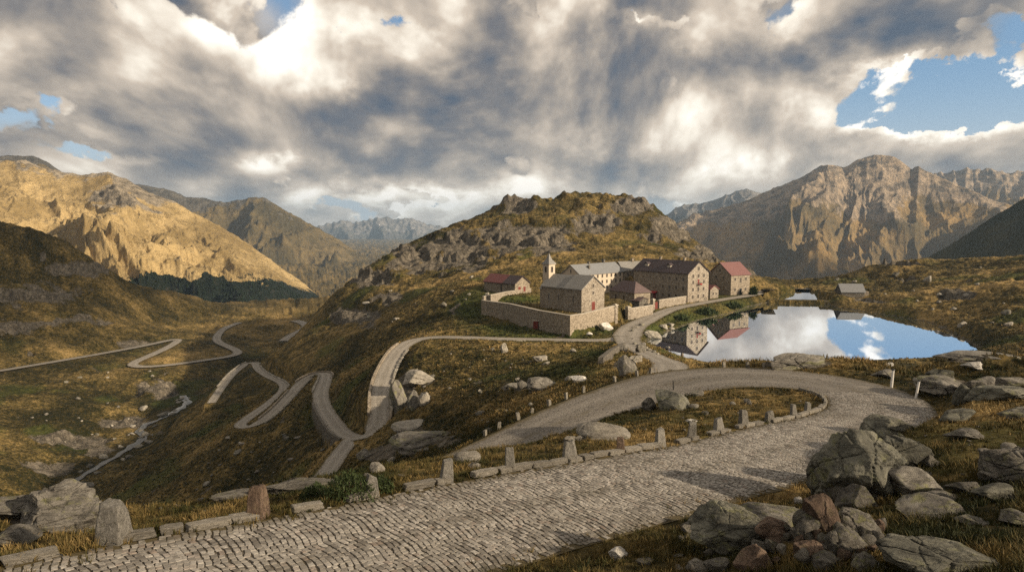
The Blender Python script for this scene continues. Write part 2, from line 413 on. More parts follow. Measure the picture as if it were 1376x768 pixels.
main_road = Path([(-44, -14, 29.2, 3.2), (-34, -6, 29, 3.2), (-24, 1, 28.8, 3.2), (-17, 7, 28.4, 3.2), (-12.5, 10.8, 28.15, 3.2), (-10, 12.9, 28, 3.2), (-8.1, 14.5, 27.8, 3.2),
    (-5.3, 16.6, 27.5, 3.15), (-2.5, 18.9, 27.2, 3.1), (-.2, 20.7, 27, 3.1), (2.1, 22.5, 26.75, 3.1), (4.6, 24.6, 26.4, 3.1), (6.6, 26.4, 26.1, 3.1),
    (9.1, 28.5, 25.7, 3.15), (11.7, 31.3, 25.2, 3.2), (15.9, 35.4, 24.6, 3.25), (20.3, 39.6, 23.9, 3.25), (24.6, 44.6, 23.3, 3.3), (27.0, 50, 23.0, 3.6),
    (27.0, 55.5, 22.6, 3.9), (24.3, 59.6, 22.3, 4.2), (19.8, 62, 21.9, 4.5), (15, 62.0, 21.3, 4.4), (9.5, 58.9, 20.5, 4), (4.5, 55.5, 19.7, 3.6),
    (.5, 52.8, 18.8, 3.1), (-3.3, 50.3, 18, 2.7), (-9, 47, 16.6, 2.5), (-16, 44.0, 14.6, 2.5), (-25, 44, 12, 2.5)], .5)
pass_road = Path(pw([(852, 447, 33.4, 3.4), (832, 455.5, 33.5, 3.4), (800, 457, 33.7), (740, 456, 34), (680, 455, 34), (620, 453, 34.2), (582, 453, 34.6), (556, 457, 35.2), (537, 469, 36.2), (523, 490, 38), (513, 515, 40),
    (510, 540, 42), (511, 562, 44.5), (500, 580, 46.3, 2.9), (481, 588, 47.6, 3.0), (461, 582, 49), (446, 565, 50.3), (434, 545, 52), (431, 527, 53.3), (437, 510, 54.5, 2.4), (437, 502, 55.2, 2.4), (424, 502, 56, 2.3), (408, 511, 57.5, 2.2),
    (390, 530, 59, 1.95), (370, 551, 60.5, 1.95), (348, 568, 62, 1.95), (330, 574, 63, 1.95), (322, 571, 63.6, 1.95), (335, 560, 64.6, 1.95), (362, 541, 66.3, 1.95), (380, 524, 68, 1.95), (378, 514, 69, 1.95), (358, 504, 70, 1.95), (346, 495, 71, 1.95), (342, 488, 71.8, 1.95), (332, 488, 72.5, 1.95),
    (314, 501, 74, 1.95), (298, 520, 75.5, 1.95), (284, 541, 77, 1.95)], 2.5), 1.0)
track = Path(pw([(474, 588, 47.7), (466, 597, 47.5), (455, 611, 47), (445, 626, 46.4), (434, 640, 45.8)], 1.9), 1.0)
fork_road = Path(pw([(842, 452, 33.4, 4), (846, 461, 32.4, 3.6), (860, 470, 30.3, 2.9), (880, 480, 26.6, 2.7), (900, 490, 20.5, 2.6)], 3)+[(16.5, 73, 18.6, 2.6)], .8)
plaza_road = Path(pw([(842, 452, 33.4, 4.5), (850, 440, 33.3, 4.2), (868, 430, 33.2, 3.8), (886, 422, 33.1, 3.2), (905, 414.5, 33, 2.9), (930, 409.5, 33, 2.7), (958, 404.5, 32.9, 2.6), (985, 400, 32.7, 2.8), (1008, 396.5, 32.4, 3), (1028, 391, 32, 3)], 3)
    + [(*ptd(1034, 388.5, 335), 3.2)], 1.0)
valley_road = Path(pw([(-60, 508, 81), (0, 498, 82), (60, 488, 83), (130, 476, 84), (190, 465, 85), (232, 456, 86), (241, 455.5, 86.3), (232, 463, 86.4), (210, 474, 86.4), (186, 484, 86.5), (175, 490, 86.6), (186, 493.5, 86.8),
    (230, 490, 87.2), (280, 483, 87.8), (313, 478, 88.2), (321, 473, 88.5), (308, 466, 88.8), (293, 459, 89), (292, 451, 89.5), (302, 441, 90), (322, 433, 90.5)], 3.2), 3)
far_road = Path(pw([(382, 458, 91), (394, 450, 91.5), (410, 442, 92), (413, 437, 92.3), (404, 432.5, 92.6), (396, 430.5, 92.8)], 5), 4)
far_spur = Path(pw([(430, 438, 92), (434, 433, 92.4), (442, 429.5, 92.8), (452, 427, 93)], 5.5), 4)
STREAM_PTS = pw([(60, 700, 98), (95, 668, 96.5), (120, 641, 95), (150, 615, 94), (178, 591, 93), (200, 573, 92), (222, 558, 91.4), (238, 545, 91), (252, 532, 90.5)], 2.4)
STREAM_PTS = [(x+3.5*math.sin(i*2.1), y+4*math.cos(i*1.7), z, w*(.75+.5*((i*37) % 10)/10)) for i, (x, y, z, w) in enumerate(STREAM_PTS)]
stream = Path(STREAM_PTS, 1.2)
upper_stream = Path([(*ptd(1078, 389, 385), 4), (*ptd(1074, 383, 425), 2.2), (*ptd(1070, 378, 470), 1.5)], 3)
lake_px = [(866, 461), (880, 452), (905, 443), (940, 430), (985, 420), (1005, 412.5), (1030, 407), (1046, 405), (1075, 404.8), (1105, 406), (1120, 411.5), (1145, 416), (1200, 424), (1240, 431), (1258, 437), (1290, 454), (1318, 469),
           (1300, 475), (1240, 481), (1160, 484), (1080, 486), (1000, 487), (950, 486.5), (910, 479), (885, 470)]
lake_poly = np.array([pt(x, y, 36)[:2] for x, y in lake_px])
pond_px = [(1046, 402), (1046, 394), (1068, 392), (1066, 388), (1085, 388.5), (1098, 395), (1102, 402.5)]
pond_poly = np.array([pt(x, y, 35)[:2] for x, y in pond_px])

def poly_sdf(P, x, y, maxd):
    D = np.full(x.shape, 1e9); ins = np.zeros(x.shape, bool)
    lo = P.min(0)-maxd; hi = P.max(0)+maxd
    m = np.nonzero((x > lo[0]) & (x < hi[0]) & (y > lo[1]) & (y < hi[1]))[0]
    xm, ym = x[m], y[m]; dm = np.full(xm.shape, 1e9); im = np.zeros(xm.shape, bool)
    for i in range(len(P)):
        a, b = P[i], P[(i+1) % len(P)]; d = b-a
        t = np.clip(((xm-a[0])*d[0]+(ym-a[1])*d[1])/(d@d), 0, 1)
        dm = np.minimum(dm, np.hypot(xm-a[0]-d[0]*t, ym-a[1]-d[1]*t))
        c = (a[1] > ym) != (b[1] > ym)
        im ^= c & (xm < (b[0]-a[0])*(ym-a[1])/(b[1]-a[1]+1e-12)+a[0])
    D[m] = np.where(im, -dm, dm); return D

# ------------------------------------------------------------------ terrain control points
C = []
def c(*a): C.append(pt(*a))
def cd(*a): C.append(ptd(*a))
def cz(px, d, H): C.append(ptz(px, d, H))
for px in (-300, 0, 300, 688, 1000, 1376, 1700):
    for d in (1.0, 2.5): cz(px, d, 7.6)
for px, H in ((0, 8.0), (300, 8.2), (688, 8.4), (950, 8.2), (1150, 7.2), (1376, 6.2)): cz(px, 8, H-.3)
for th in (60, 90, 120, 150, 179, -60, -90, -120, -150, -179):
    for d, H in ((2.5, 7.6), (10, 7), (40, 6.5), (150, 6.5), (600, 20), (2000, 150), (9000, 180), (16000, 180)):
        if abs(th) < 100 and th < 0 and d > 30: H = {40: 14, 150: 55, 600: 70}.get(d, H)
        C.append((math.sin(R(th))*d, math.cos(R(th))*d, CZ-H))
for a in main_road.A[::8]:
    if a[1] > 5: C.append(tuple(a[:3]))
for p_ in (pass_road, fork_road, plaza_road, valley_road, far_road, stream):
    for a in p_.A[::9]: C.append(tuple(a[:3]))
for a in ((1300, 680, 8.2), (1376, 680, 7.7), (1200, 690, 8.7), (1100, 690, 9.3), (1376, 760, 6.4), (1250, 745, 7.2), (1060, 730, 8.2), (900, 760, 8.5),
          (950, 735, 8.6), (1250, 620, 9.0), (1376, 620, 8.4), (1150, 650, 10.2), (1216, 578, 9.5), (1262, 563, 9.7), (1310, 557, 9.6), (1376, 553, 9.4), (1300, 520, 12.6), (1376, 510, 12.2), (1240, 520, 13.2),
          (930, 490, 15.3), (1000, 489, 15.2), (1070, 488, 15), (1130, 487.5, 14.8), (1185, 486.5, 14.8), (1250, 482, 14.5), (1310, 477, 14), (1376, 474, 13.6),
          (1000, 540, 13.2), (940, 555, 13), (870, 575, 12.6), (780, 596, 11.6), (700, 612, 11.4),
          (60, 690, 9.6), (20, 670, 10.2), (80, 672, 10.4), (128, 704, 10.2), (200, 702, 10.2), (260, 685, 10.6), (330, 666, 11), (400, 652, 11.2), (440, 642, 11.4), (500, 633, 11.8), (560, 624, 12.2), (610, 617, 13),
          (330, 600, 66), (250, 650, 75), (400, 620, 58), (180, 680, 86), (450, 640, 47), (350, 650, 67), (440, 590, 52), (280, 600, 75), (240, 600, 82), (200, 640, 86),
          (520, 615, 38), (560, 600, 35), (600, 590, 28), (600, 560, 33), (560, 540, 38), (560, 500, 38), (650, 520, 32.5), (650, 480, 34), (650, 560, 27), (720, 540, 24.5), (720, 500, 31), (760, 480, 33), (800, 470, 33.5),
          (800, 500, 28.5), (790, 522, 20.5), (840, 500, 22.5), (850, 486, 27), (760, 545, 18.6), (690, 575, 19.6), (640, 595, 20.5), (600, 470, 34.6), (540, 580, 41),
          (60, 640, 92), (60, 600, 90), (0, 600, 84), (0, 560, 83.5), (50, 540, 86), (0, 525, 83), (130, 560, 90), (180, 530, 89), (120, 520, 86), (250, 510, 88.5), (0, 640, 86),
          (300, 440, 90), (250, 430, 89), (100, 440, 85), (0, 440, 77), (200, 440, 88), (0, 400, 60), (60, 400, 62), (150, 410, 76), (220, 420, 84), (300, 412, 94), (350, 409, 97), (420, 406, 99), (360, 430, 94), (420, 420, 95),
          (648, 426, 33), (690, 434, 33.3), (740, 447, 33.6), (766, 451, 33.4), (800, 443, 33.5), (680, 396, 27.4), (720, 392, 27.6), (650, 394, 27.5), (620, 420, 33), (600, 440, 34), (840, 425, 32.8), (870, 410, 32.8),
          (924, 408, 33), (1000, 396, 32.4), (1020, 396, 33), (900, 433, 35), (940, 423, 35), (870, 447, 34.8), (990, 411, 35),
          (1140, 409, 35.4), (1145, 395, 33.4), (1185, 418, 35), (1250, 424, 33.6), (1300, 440, 33.5), (1340, 462, 33.2), (1376, 440, 31), (1376, 410, 28), (1290, 410, 30.5), (1210, 412, 32.8)): c(*a)
# hidden slopes behind the near verge and the far leg of the road
for px, d, H in ((100, 40, 20), (100, 80, 42), (100, 150, 74), (300, 45, 22), (300, 80, 40), (300, 120, 56), (450, 45, 20), (450, 75, 33), (560, 75, 27), (0, 40, 20), (0, 90, 48), (0, 160, 74),
                 (-200, 40, 16), (-200, 100, 50), (-200, 200, 78), (-200, 400, 74), (-300, 700, 20),
                 (960, 85, 20), (960, 120, 32), (960, 165, 37.5), (1080, 85, 20), (1080, 120, 32), (1080, 165, 37.5), (1180, 84, 20), (1180, 120, 31), (1180, 165, 37), (1290, 84, 19), (1290, 120, 29), (1290, 160, 35.5), (1376, 85, 18), (1376, 120, 27), (1376, 160, 32), (1500, 90, 18), (1500, 160, 26)): cz(px, d, H)
# hill behind the hospice
crest = [(448, 388, 415), (470, 375, 430), (500, 352, 450), (540, 327, 470), (570, 313, 480), (610, 304, 490), (640, 297, 500), (660, 282, 500), (690, 268, 510), (705, 264, 520), (722, 263, 520), (750, 271, 530), (770, 264, 530), (790, 262, 520), (828, 259, 520), (860, 263, 510),
         (890, 283, 500), (920, 312, 480), (950, 336, 460), (980, 352, 440), (1010, 364, 420), (1040, 376, 400), (1064, 385, 400)]
for px, py, d in crest:
    cd(px, py, d); x, y, z = ptd(px, py, d)
    C.append((x*1.22, y*1.22, z-22)); C.append((x*1.7, y*1.7, min(z-60, -40)))
for a in ((600, 345, 430), (560, 362, 400), (680, 322, 425), (680, 348, 370), (740, 325, 400), (740, 345, 345), (800, 320, 430), (800, 340, 365), (860, 315, 440), (860, 336, 355), (920, 343, 365), (960, 358, 350), (1000, 374, 345), (640, 362, 360),
          (600, 382, 320), (560, 402, 295), (700, 366, 310), (760, 352, 335), (830, 344, 345), (520, 405, 340), (500, 430, 320), (470, 440, 320), (450, 460, 315), (430, 410, 400), (428, 430, 372), (398, 458, 348), (360, 482, 336), (400, 480, 310), (470, 400, 375), (1040, 384, 360), (1060, 392, 345)): cd(*a)
for px, d, H in ((445, 480, 70), (430, 520, 92), (400, 450, 86), (370, 420, 86), (340, 400, 84)): cz(px, d, H)
# meadow hill right of the lake
for a in ((1075, 387, 400), (1100, 378, 410), (1130, 366, 430), (1165, 354, 460), (1200, 349, 480), (1250, 350.5, 480), (1300, 348, 470), (1376, 344, 440), (1460, 330, 430), (1200, 385, 380), (1300, 380, 350), (1376, 380, 320), (1250, 398, 320), (1120, 392, 350), (1180, 372, 410), (1300, 362, 410)): cd(*a)
for px, d, H in ((1075, 470, 55), (1100, 560, 80), (1200, 640, 60), (1300, 640, 50), (1376, 620, 45), (1460, 620, 45), (1100, 800, 150), (1376, 850, 120), (950, 900, 150), (700, 1200, 180), (1200, 950, 160)): cz(px, d, H)
# dark shoulder at the far left
for a in ((-120, 300, 690), (-60, 306, 700), (0, 312, 700), (30, 319, 700), (60, 327, 705), (80, 321, 715), (105, 324, 720), (130, 332, 720), (160, 350, 720), (200, 374, 735), (240, 393, 760), (270, 402, 820), (340, 404, 880), (420, 398, 920),
          (0, 350, 620), (60, 360, 640), (120, 375, 665), (180, 395, 690)): cd(*a)
for px in (-120, 0, 80, 160, 260, 350, 430):
    for d, H in ((1000, 110), (1300, 160), (3000, 190), (16000, 190)): cz(px, d, H)
for px in (600, 900, 1100, 1300, 1500):
    for d, H in ((1500, 190), (4000, 190), (16000, 190)): cz(px, d, H)
C = np.array(C)
def lp(x, y): return np.arctan2(x, y), np.log(np.hypot(x, y))
cu, cv = lp(C[:, 0], C[:, 1]); cf = (C[:, 2]-CZ)/(np.exp(cv)+8)
def kern(r2): return np.sqrt(r2+.0016)
A_ = kern((cu[:, None]-cu)**2+(cv[:, None]-cv)**2)
A_[np.diag_indices(len(C))] -= .012
nC = len(C); Pm = np.stack([np.ones(nC), cu, cv], 1)
sol = np.linalg.lstsq(np.block([[A_, Pm], [Pm.T, np.zeros((3, 3))]]), np.concatenate([cf, np.zeros(3)]), rcond=None)[0]
def rbf(u, v):
    out = np.empty(u.shape)
    for i in range(0, len(u), 20000):
        k = kern((u[i:i+20000, None]-cu)**2+(v[i:i+20000, None]-cv)**2)
        out[i:i+20000] = k@sol[:nC]+sol[nC]+sol[nC+1]*u[i:i+20000]+sol[nC+2]*v[i:i+20000]
    return out
TH = np.concatenate([np.linspace(R(-178), R(-48), 40)[:-1], np.linspace(R(-48), R(48), 1220), np.linspace(R(48), R(178), 40)[1:]])
LD = np.concatenate([np.linspace(0, math.log(9), 24)[:-1], np.linspace(math.log(9), math.log(70), 330)[:-1], np.linspace(math.log(70), math.log(750), 560)[:-1], np.linspace(math.log(750), math.log(16000), 70)])
cth = np.concatenate([np.linspace(R(-178), R(-43), 28)[:-1], np.linspace(R(-43), R(43), 260), np.linspace(R(43), R(178), 28)[1:]])
cld = np.linspace(0, math.log(16000), 330)
G = rbf(np.tile(cth, len(cld)), np.repeat(cld, len(cth))).reshape(len(cld), len(cth))
def cidx(a, v): 
    i = np.clip(np.searchsorted(a, v)-1, 0, len(a)-2); return i, (v-a[i])/(a[i+1]-a[i])
i1, f1 = cidx(cth, TH); G = G[:, i1]*(1-f1)+G[:, i1+1]*f1
i2, f2 = cidx(cld, LD); G = G[i2]*(1-f2)[:, None]+G[i2+1]*f2[:, None]
DD = np.exp(LD)[:, None]+0*TH[None]
X = (np.sin(TH)[None]*DD).ravel(); Y = (np.cos(TH)[None]*DD).ravel(); D = DD.ravel()
Z = (G*(DD+8)).ravel()+CZ
PX, PY = proj(X, Y, Z)
def blob(cx, cy, rx, ry, d0=0, d1=1e9, p=1.0):
    q = ((PX-cx)/rx)**2+((PY-cy)/ry)**2
    return np.exp(-q*p)*((D > d0) & (D < d1) & (Y > 1))
# rock fields: where the photograph shows bare rock
rockf = np.zeros_like(X)
for a in ((560, 345, 60, 26, 300, 600), (620, 335, 55, 30, 300, 600), (690, 318, 60, 26, 300, 600), (735, 320, 45, 26, 300, 600), (800, 300, 40, 20, 300, 600), (690, 275, 38, 12, 300, 600), (850, 275, 40, 16, 300, 600), (900, 305, 45, 20, 300, 600), (950, 340, 45, 14, 300, 600), (500, 372, 40, 14, 300, 600),
          (1000, 366, 30, 8, 300, 600), (480, 425, 35, 16, 200, 500), (520, 400, 30, 10, 200, 500),
          (540, 525, 22, 26, 90, 220), (560, 510, 25, 10, 90, 220), (580, 590, 40, 14, 70, 200), (510, 610, 30, 12, 70, 200),
          (50, 395, 75, 16, 400, 800), (110, 360, 60, 12, 400, 800), (20, 440, 60, 12, 400, 700), (110, 430, 45, 8, 400, 700), (180, 460, 30, 6, 400, 700),
          (215, 520, 35, 16, 250, 500), (170, 565, 45, 12, 200, 500), (100, 590, 60, 10, 200, 500), (60, 625, 50, 10, 200, 400), (130, 600, 30, 12, 200, 400),
          (60, 700, 60, 22, 15, 45), (390, 652, 70, 10, 15, 45), (120, 710, 40, 8, 15, 45),
          (1270, 520, 50, 14, 35, 90), (1330, 520, 40, 10, 35, 90), (1300, 478, 50, 7, 40, 100), (1070, 487, 45, 8, 50, 100), (1160, 610, 55, 50, 20, 45), (1040, 730, 100, 30, 8, 30), (1250, 745, 60, 20, 8, 30),
          (1220, 375, 20, 6, 250, 500), (1165, 402, 30, 5, 250, 400), (1280, 395, 30, 6, 200, 500), (1200, 352, 40, 4, 300, 600), (840, 490, 16, 14, 90, 200), (690, 520, 25, 8, 80, 220)):
    rockf = np.maximum(rockf, blob(*a))
nb = fbm(X/26, Y/26, 5, 3); nm = fbm(X/6, Y/6, 5, 9); nh = fbm(X/110, Y/110, 4, 21)
rg = ridged(X/30+nb*.4, Y/30, 5, 31)
rock = np.clip(rockf*1.15-.12+.55*fbm(X/14, Y/14, 5, 41)*np.clip(rockf*2, .12, 1), 0, 1)
# stray outcrops on the open hillside
rock = np.maximum(rock, smooth(.5, .8, fbm(X/15, Y/15, 5, 77))*.66*smooth(60, 160, D))
amp = np.interp(D, [3, 20, 60, 150, 300, 700, 2000], [.02, .1, .3, .75, 1.3, 3.0, 8])
Z0 = Z.copy()
Z = Z+amp*(nb*1.0+nm*.33)+np.interp(D, [60, 200, 700], [0, .6, 3])*nh
hillm = smooth(280, 360, D)*smooth(900, 650, D)
Z = Z+rock*(amp*.9)*(rg*1.7-.55)+rock*hillm*(4.5*(ridged(X/17, Y/17, 5, 51)-.45)+2.2*perlin(X/5, Y/5, 8))
crm = hillm*np.exp(-((PY-266)/16)**2)*(PX > 560)*(PX < 960)
Z = Z+crm*(7*(ridged(X/46, Y/46, 5, 83)-.45)+3*perlin(X/11, Y/11, 84))
rock = np.clip(rock+crm*.4*fbm(X/20, Y/20, 4, 85), 0, 1)
Hs = 10.0
zt = (Z+4*nb)/Hs; zq = (np.floor(zt)+smooth(.55, .95, zt-np.floor(zt)))*Hs-4*nb
Z = Z+(zq-Z)*np.clip(rock*1.3, 0, 1)*hillm*.5*smooth(270, 290, PY)
Z = Z+rock*smooth(150, 60, D)*smooth(12, 25, D)*.5*(ridged(X/3.1, Y/3.1, 4, 57)-.4)
bl = 1-np.abs(perlin(X/3.4+nm, Y/3.4, 65))*2; bl2 = 1-np.abs(perlin(X/1.7, Y/1.7+nm, 66))*2
Z = Z+np.interp(D, [12, 40, 120, 300, 600], [0, .1, .34, .55, .7])*(bl*.7+bl2*.35-.4)*(1-rock*.7)
tuss = fbm(X/1.3, Y/1.3, 3, 61)
Z = Z+np.interp(D, [5, 15, 60, 200, 320], [.0, .06, .12, .22, .1])*tuss
gold = .42+.42*fbm(X/40, Y/40, 4, 71)+.25*nm
gold += .35*blob(760, 345, 160, 16, 250, 500)+.2*blob(620, 375, 60, 12)+.3*blob(350, 440, 80, 18)+.18*blob(260, 475, 60, 14)
gold += .3*blob(1300, 550, 90, 22, 25, 80)+.3*blob(1150, 490, 120, 8, 50, 90)+.2*blob(860, 600, 120, 14)+.22*blob(600, 640, 60, 12)+.2*blob(1060, 540, 60, 14)
gold += .15*blob(1250, 400, 150, 45, 200, 520)-.15*blob(1330, 450, 60, 20, 150, 300)
gold -= .18*blob(120, 580, 170, 90, 150, 420)+.1*blob(330, 640, 150, 50, 100, 260)+.12*blob(60, 370, 120, 40, 500, 800)
gold -= .3*blob(1250, 680, 130, 50, 10, 40)+.35*blob(690, 510, 120, 14, 80, 200)+.15*blob(620, 490, 90, 30)+.2*blob(600, 580, 120, 26, 60, 150)
gold -= .12*hillm
lush = np.zeros_like(X)
for a in ((930, 425, 70, 14, 190, 330), (880, 440, 24, 10, 180, 330), (985, 410, 30, 8, 190, 330), (740, 452, 90, 8, 150, 260), (680, 440, 50, 8, 180, 300), (770, 500, 50, 14, 90, 200), (800, 475, 40, 10, 100, 200), (700, 405, 60, 10, 210, 300), (470, 640, 50, 12, 15, 60), (630, 420, 30, 14, 200, 300), (810, 445, 25, 6, 180, 300)):
    lush = np.maximum(lush, blob(*a))
lush = np.maximum(lush, .75*smooth(.1, .55, fbm(X/33, Y/33, 4, 121))*smooth(700, 300, D))
lush = np.clip(lush*1.1-.1+.2*nm, 0, 1)*(1-smooth(.4, .6, rock))

# terrace of the chapel and pads of the buildings
TERR = [pt(783, 446.7, 33.2)[:2], pt(824.5, 434, 33.4)[:2], (44, 247), (42, 262), (18, 262), pt(713, 399, 27.8)[:2], (-11.5, 246), (-10.5, 239.8), pt(685.6, 431, 33.2)[:2], pt(765.8, 450.3, 33.2)[:2]]
TERR = np.array([t[:2] for t in TERR])
sd = poly_sdf(TERR, X, Y, 8)
Z = np.where(sd < 8, Z+(7.2-Z)*smooth(.9, -.6, sd)*1.0, Z)
PADS = [((88, 290), 15, 3.0), ((70, 300), 17, 3.05), ((100, 312), 13, 3.3), ((47, 275), 12, 3.2), ((44, 300), 14, 5.0), ((0, 272), 13, 8.4), ((52, 290), 12, 3.6), ((47, 254), 8, 3.1)]
for (cx, cy), r, z in PADS:
    q = np.hypot(X-cx, Y-cy); m = (sd > 0)
    Z = np.where(m, Z+(z-Z)*smooth(r+6, r-2, q), Z)
mx_, my_, _z = pt(1085, 748, 8.0); Z = Z+.75*np.exp(-(((X-mx_)/1.25)**2+((Y-my_)/1.1)**2))
ROADMASK = np.full(X.shape, 99.0)
for p_, sh, drop in ((fork_road, 3, .1), (plaza_road, 3, .14), (track, 3, .15), (pass_road, 4, .14), (valley_road, 9, .5), (far_road, 9, .5), (far_spur, 9, .5), (main_road, 2.0, .075), (stream, 14, .5)):
    d, zr, w = p_.near(X, Y, 26)
    if p_ is stream: w = w*.8
    k = smooth(w+sh, w+.35, d)
    if p_ is not stream: rock = rock*(1-smooth(w+1.2, w+.2, d))
    Z = np.where(d < 1e8, Z+(zr-drop-Z)*k, Z)
    ROADMASK = np.minimum(ROADMASK, d-w)
def cut(path, S0, S1, depth, run):
    m0 = (path.S >= S0) & (path.S <= S1); a = path.A[m0]; N = path.N[m0]
    lo = a[:, :2].min(0)-run-4; hi = a[:, :2].max(0)+run+4
    m = np.nonzero((X > lo[0]) & (X < hi[0]) & (Y > lo[1]) & (Y < hi[1]))[0]
    dx = X[m][:, None]-a[:, 0]; dy = Y[m][:, None]-a[:, 1]; q = np.hypot(dx, dy); k = q.argmin(1); r = np.arange(len(m))
    off = dx[r, k]*N[k, 0]+dy[r, k]*N[k, 1]-a[k, 3]; inside = (k > 0) & (k < len(a)-1) & (off > .35) & (off < run)
    fade = np.clip(np.minimum(k, len(a)-1-k)/6, 0, 1)
    lim = a[k, 2]-depth*fade-(off-.35)*.35
    Z[m] = np.where(inside, np.minimum(Z[m], lim), Z[m])
def S_px(path, px, py, H): p = pt(px, py, H); return float(path.S[np.argmin(np.hypot(path.A[:, 0]-p[0], path.A[:, 1]-p[1]))])
cut(pass_road, S_px(pass_road, 474, 587, 48), S_px(pass_road, 433, 536, 52.7), 4.5, 12)
sl = poly_sdf(lake_poly, X, Y, 40)
Z = np.where(sl < 0, np.minimum(Z, -.25-np.minimum(3, .2*-sl)), Z)
Z = np.where((sl >= 0) & (sl < 12), np.maximum(Z+(.12+.22*sl-Z)*smooth(7, 0, sl), .08+.05*sl), Z)
Z = np.where((sl >= 12) & (sl < 40), np.maximum(Z, .5), Z)
sp_ = poly_sdf(pond_poly, X, Y, 10)
Z = np.where(sp_ < 0, np.minimum(Z, .8), Z); Z = np.where((sp_ >= 0) & (sp_ < 8), np.maximum(Z, 1.05+.05*sp_), Z)
Z = np.where((sl >= 0) & (sp_ > 0) & (sp_ < 2), np.maximum(Z, 1.06), Z)
ROADMASK = np.minimum(ROADMASK, np.minimum(sl, sp_))
# bare wet rims around the lake
rock = np.maximum(rock, .5*smooth(2.2, .6, sl)*(sl > -1))
nR, nT = len(LD), len(TH)
ground = mesh_np('ground', np.stack([X, Y, Z], 1), grid_faces(nR, nT)[:, ::-1], M['terrain'], True, {'rock': rock, 'gold': np.clip(gold, 0, 1), 'lush': lush})
tag(ground, 'rolling alpine meadow in gold and dark olive with bare rock', 'ground', kind='structure')
Zg = Z.reshape(nR, nT); RM = ROADMASK.reshape(nR, nT); RKg = rock.reshape(nR, nT); GOg = gold.reshape(nR, nT); LUg = lush.reshape(nR, nT)
def sample(g, x, y):
    u, v = lp(np.asarray(x, float), np.asarray(y, float))
    i, a = cidx(TH, u); j, b = cidx(LD, v)
    return (g[j, i]*(1-a)+g[j, i+1]*a)*(1-b)+(g[j+1, i]*(1-a)+g[j+1, i+1]*a)*b
def gz(x, y): return float(sample(Zg, x, y))
EXPD = np.exp(LD)
def hit(px, py, d0=6.0):
    a, b, c_ = ray(px, py); th = math.atan2(a, b); tn = c_/math.hypot(a, b)
    i, f = cidx(TH, np.array([th])); col = Zg[:, i[0]]*(1-f[0])+Zg[:, i[0]+1]*f[0]
    e = (col-CZ)/EXPD; k = np.nonzero((e >= tn) & (EXPD > d0))[0]
    if not len(k): return None
    k = k[0]; d = EXPD[k]
    if k > 0 and e[k] != e[k-1]:
        t = (tn-e[k-1])/(e[k]-e[k-1]); t = min(max(t, 0), 1); d = EXPD[k-1]+(EXPD[k]-EXPD[k-1])*t
    x, y = math.sin(th)*d, math.cos(th)*d
    return x, y, gz(x, y), d

# ------------------------------------------------------------------ road surfaces, water
def structure(o, label, cat): return tag(o, label, cat, kind='structure')
iS = int(np.searchsorted(main_road.S, 1e9)); S_hair = float(main_road.S[np.argmin(np.hypot(main_road.A[:, 0]-26.8, main_road.A[:, 1]-53))])
k_h = int(np.searchsorted(main_road.S, S_hair))
rd_near = main_road.ribbon('cobbled_road', M['joint'], -.05, 9, 0, k_h+2, jag=.03)
structure(rd_near, 'cobbled mountain road with granite setts sweeping across the foreground', 'road')
rd_far = main_road.ribbon('road', M['road'], -.012, 9, k_h-1)
structure(rd_far, 'far leg of the cobbled hairpin road dropping to the left', 'road')
for p_, nm_, mat, up, lb in ((pass_road, 'road', M['gravel'], .02, 'pale winding hairpin road descending from the hospice into the valley'),
                             (fork_road, 'road', M['gravel'], .03, 'short pale road joining the cobbled bend to the hospice'),
                             (plaza_road, 'road', M['gravel'], .045, 'pale gravel road along the lake bank in front of the hospice'),
                             (track, 'road', M['gravel'], .03, 'short stony track running down from the lower hairpin'),
                             (valley_road, 'road', M['gravel'], .15, 'pale road with a sharp bend on the far valley floor'),
                             (far_road, 'road', M['gravel'], .15, 'short bright stretch of road at the far valley end'),
                             (far_spur, 'road', M['gravel'], .15, 'small bright strip of road behind the hillside edge')):
    structure(p_.ribbon(nm_, mat, up, 7, jag=.05), lb, 'road')
structure(stream.ribbon('stream', M['stream'], -.15, 7, jag=1.0, wscale=.62), 'white mountain stream tumbling through the rocky valley', 'stream')
structure(upper_stream.ribbon('stream', M['stream'], .25, 5, jag=.3), 'bright little inlet stream above the lake', 'stream')
def flat_poly(name, P, z, mat):
    bm = bmesh.new(); bm.faces.new([bm.verts.new((p[0], p[1], z)) for p in P]); return bm_obj(name, bm, mat)
def grow(P, k):
    ctr = P.mean(0); return ctr+(P-ctr)*k
structure(flat_poly('lake_water', grow(lake_poly, 1.03), 0.0, M['water']), 'still mountain lake mirroring blue sky and clouds', 'lake')
structure(flat_poly('pond_water', grow(pond_poly, 1.02), 1.0, M['water']), 'small bright inlet pool behind the footbridge', 'pond')

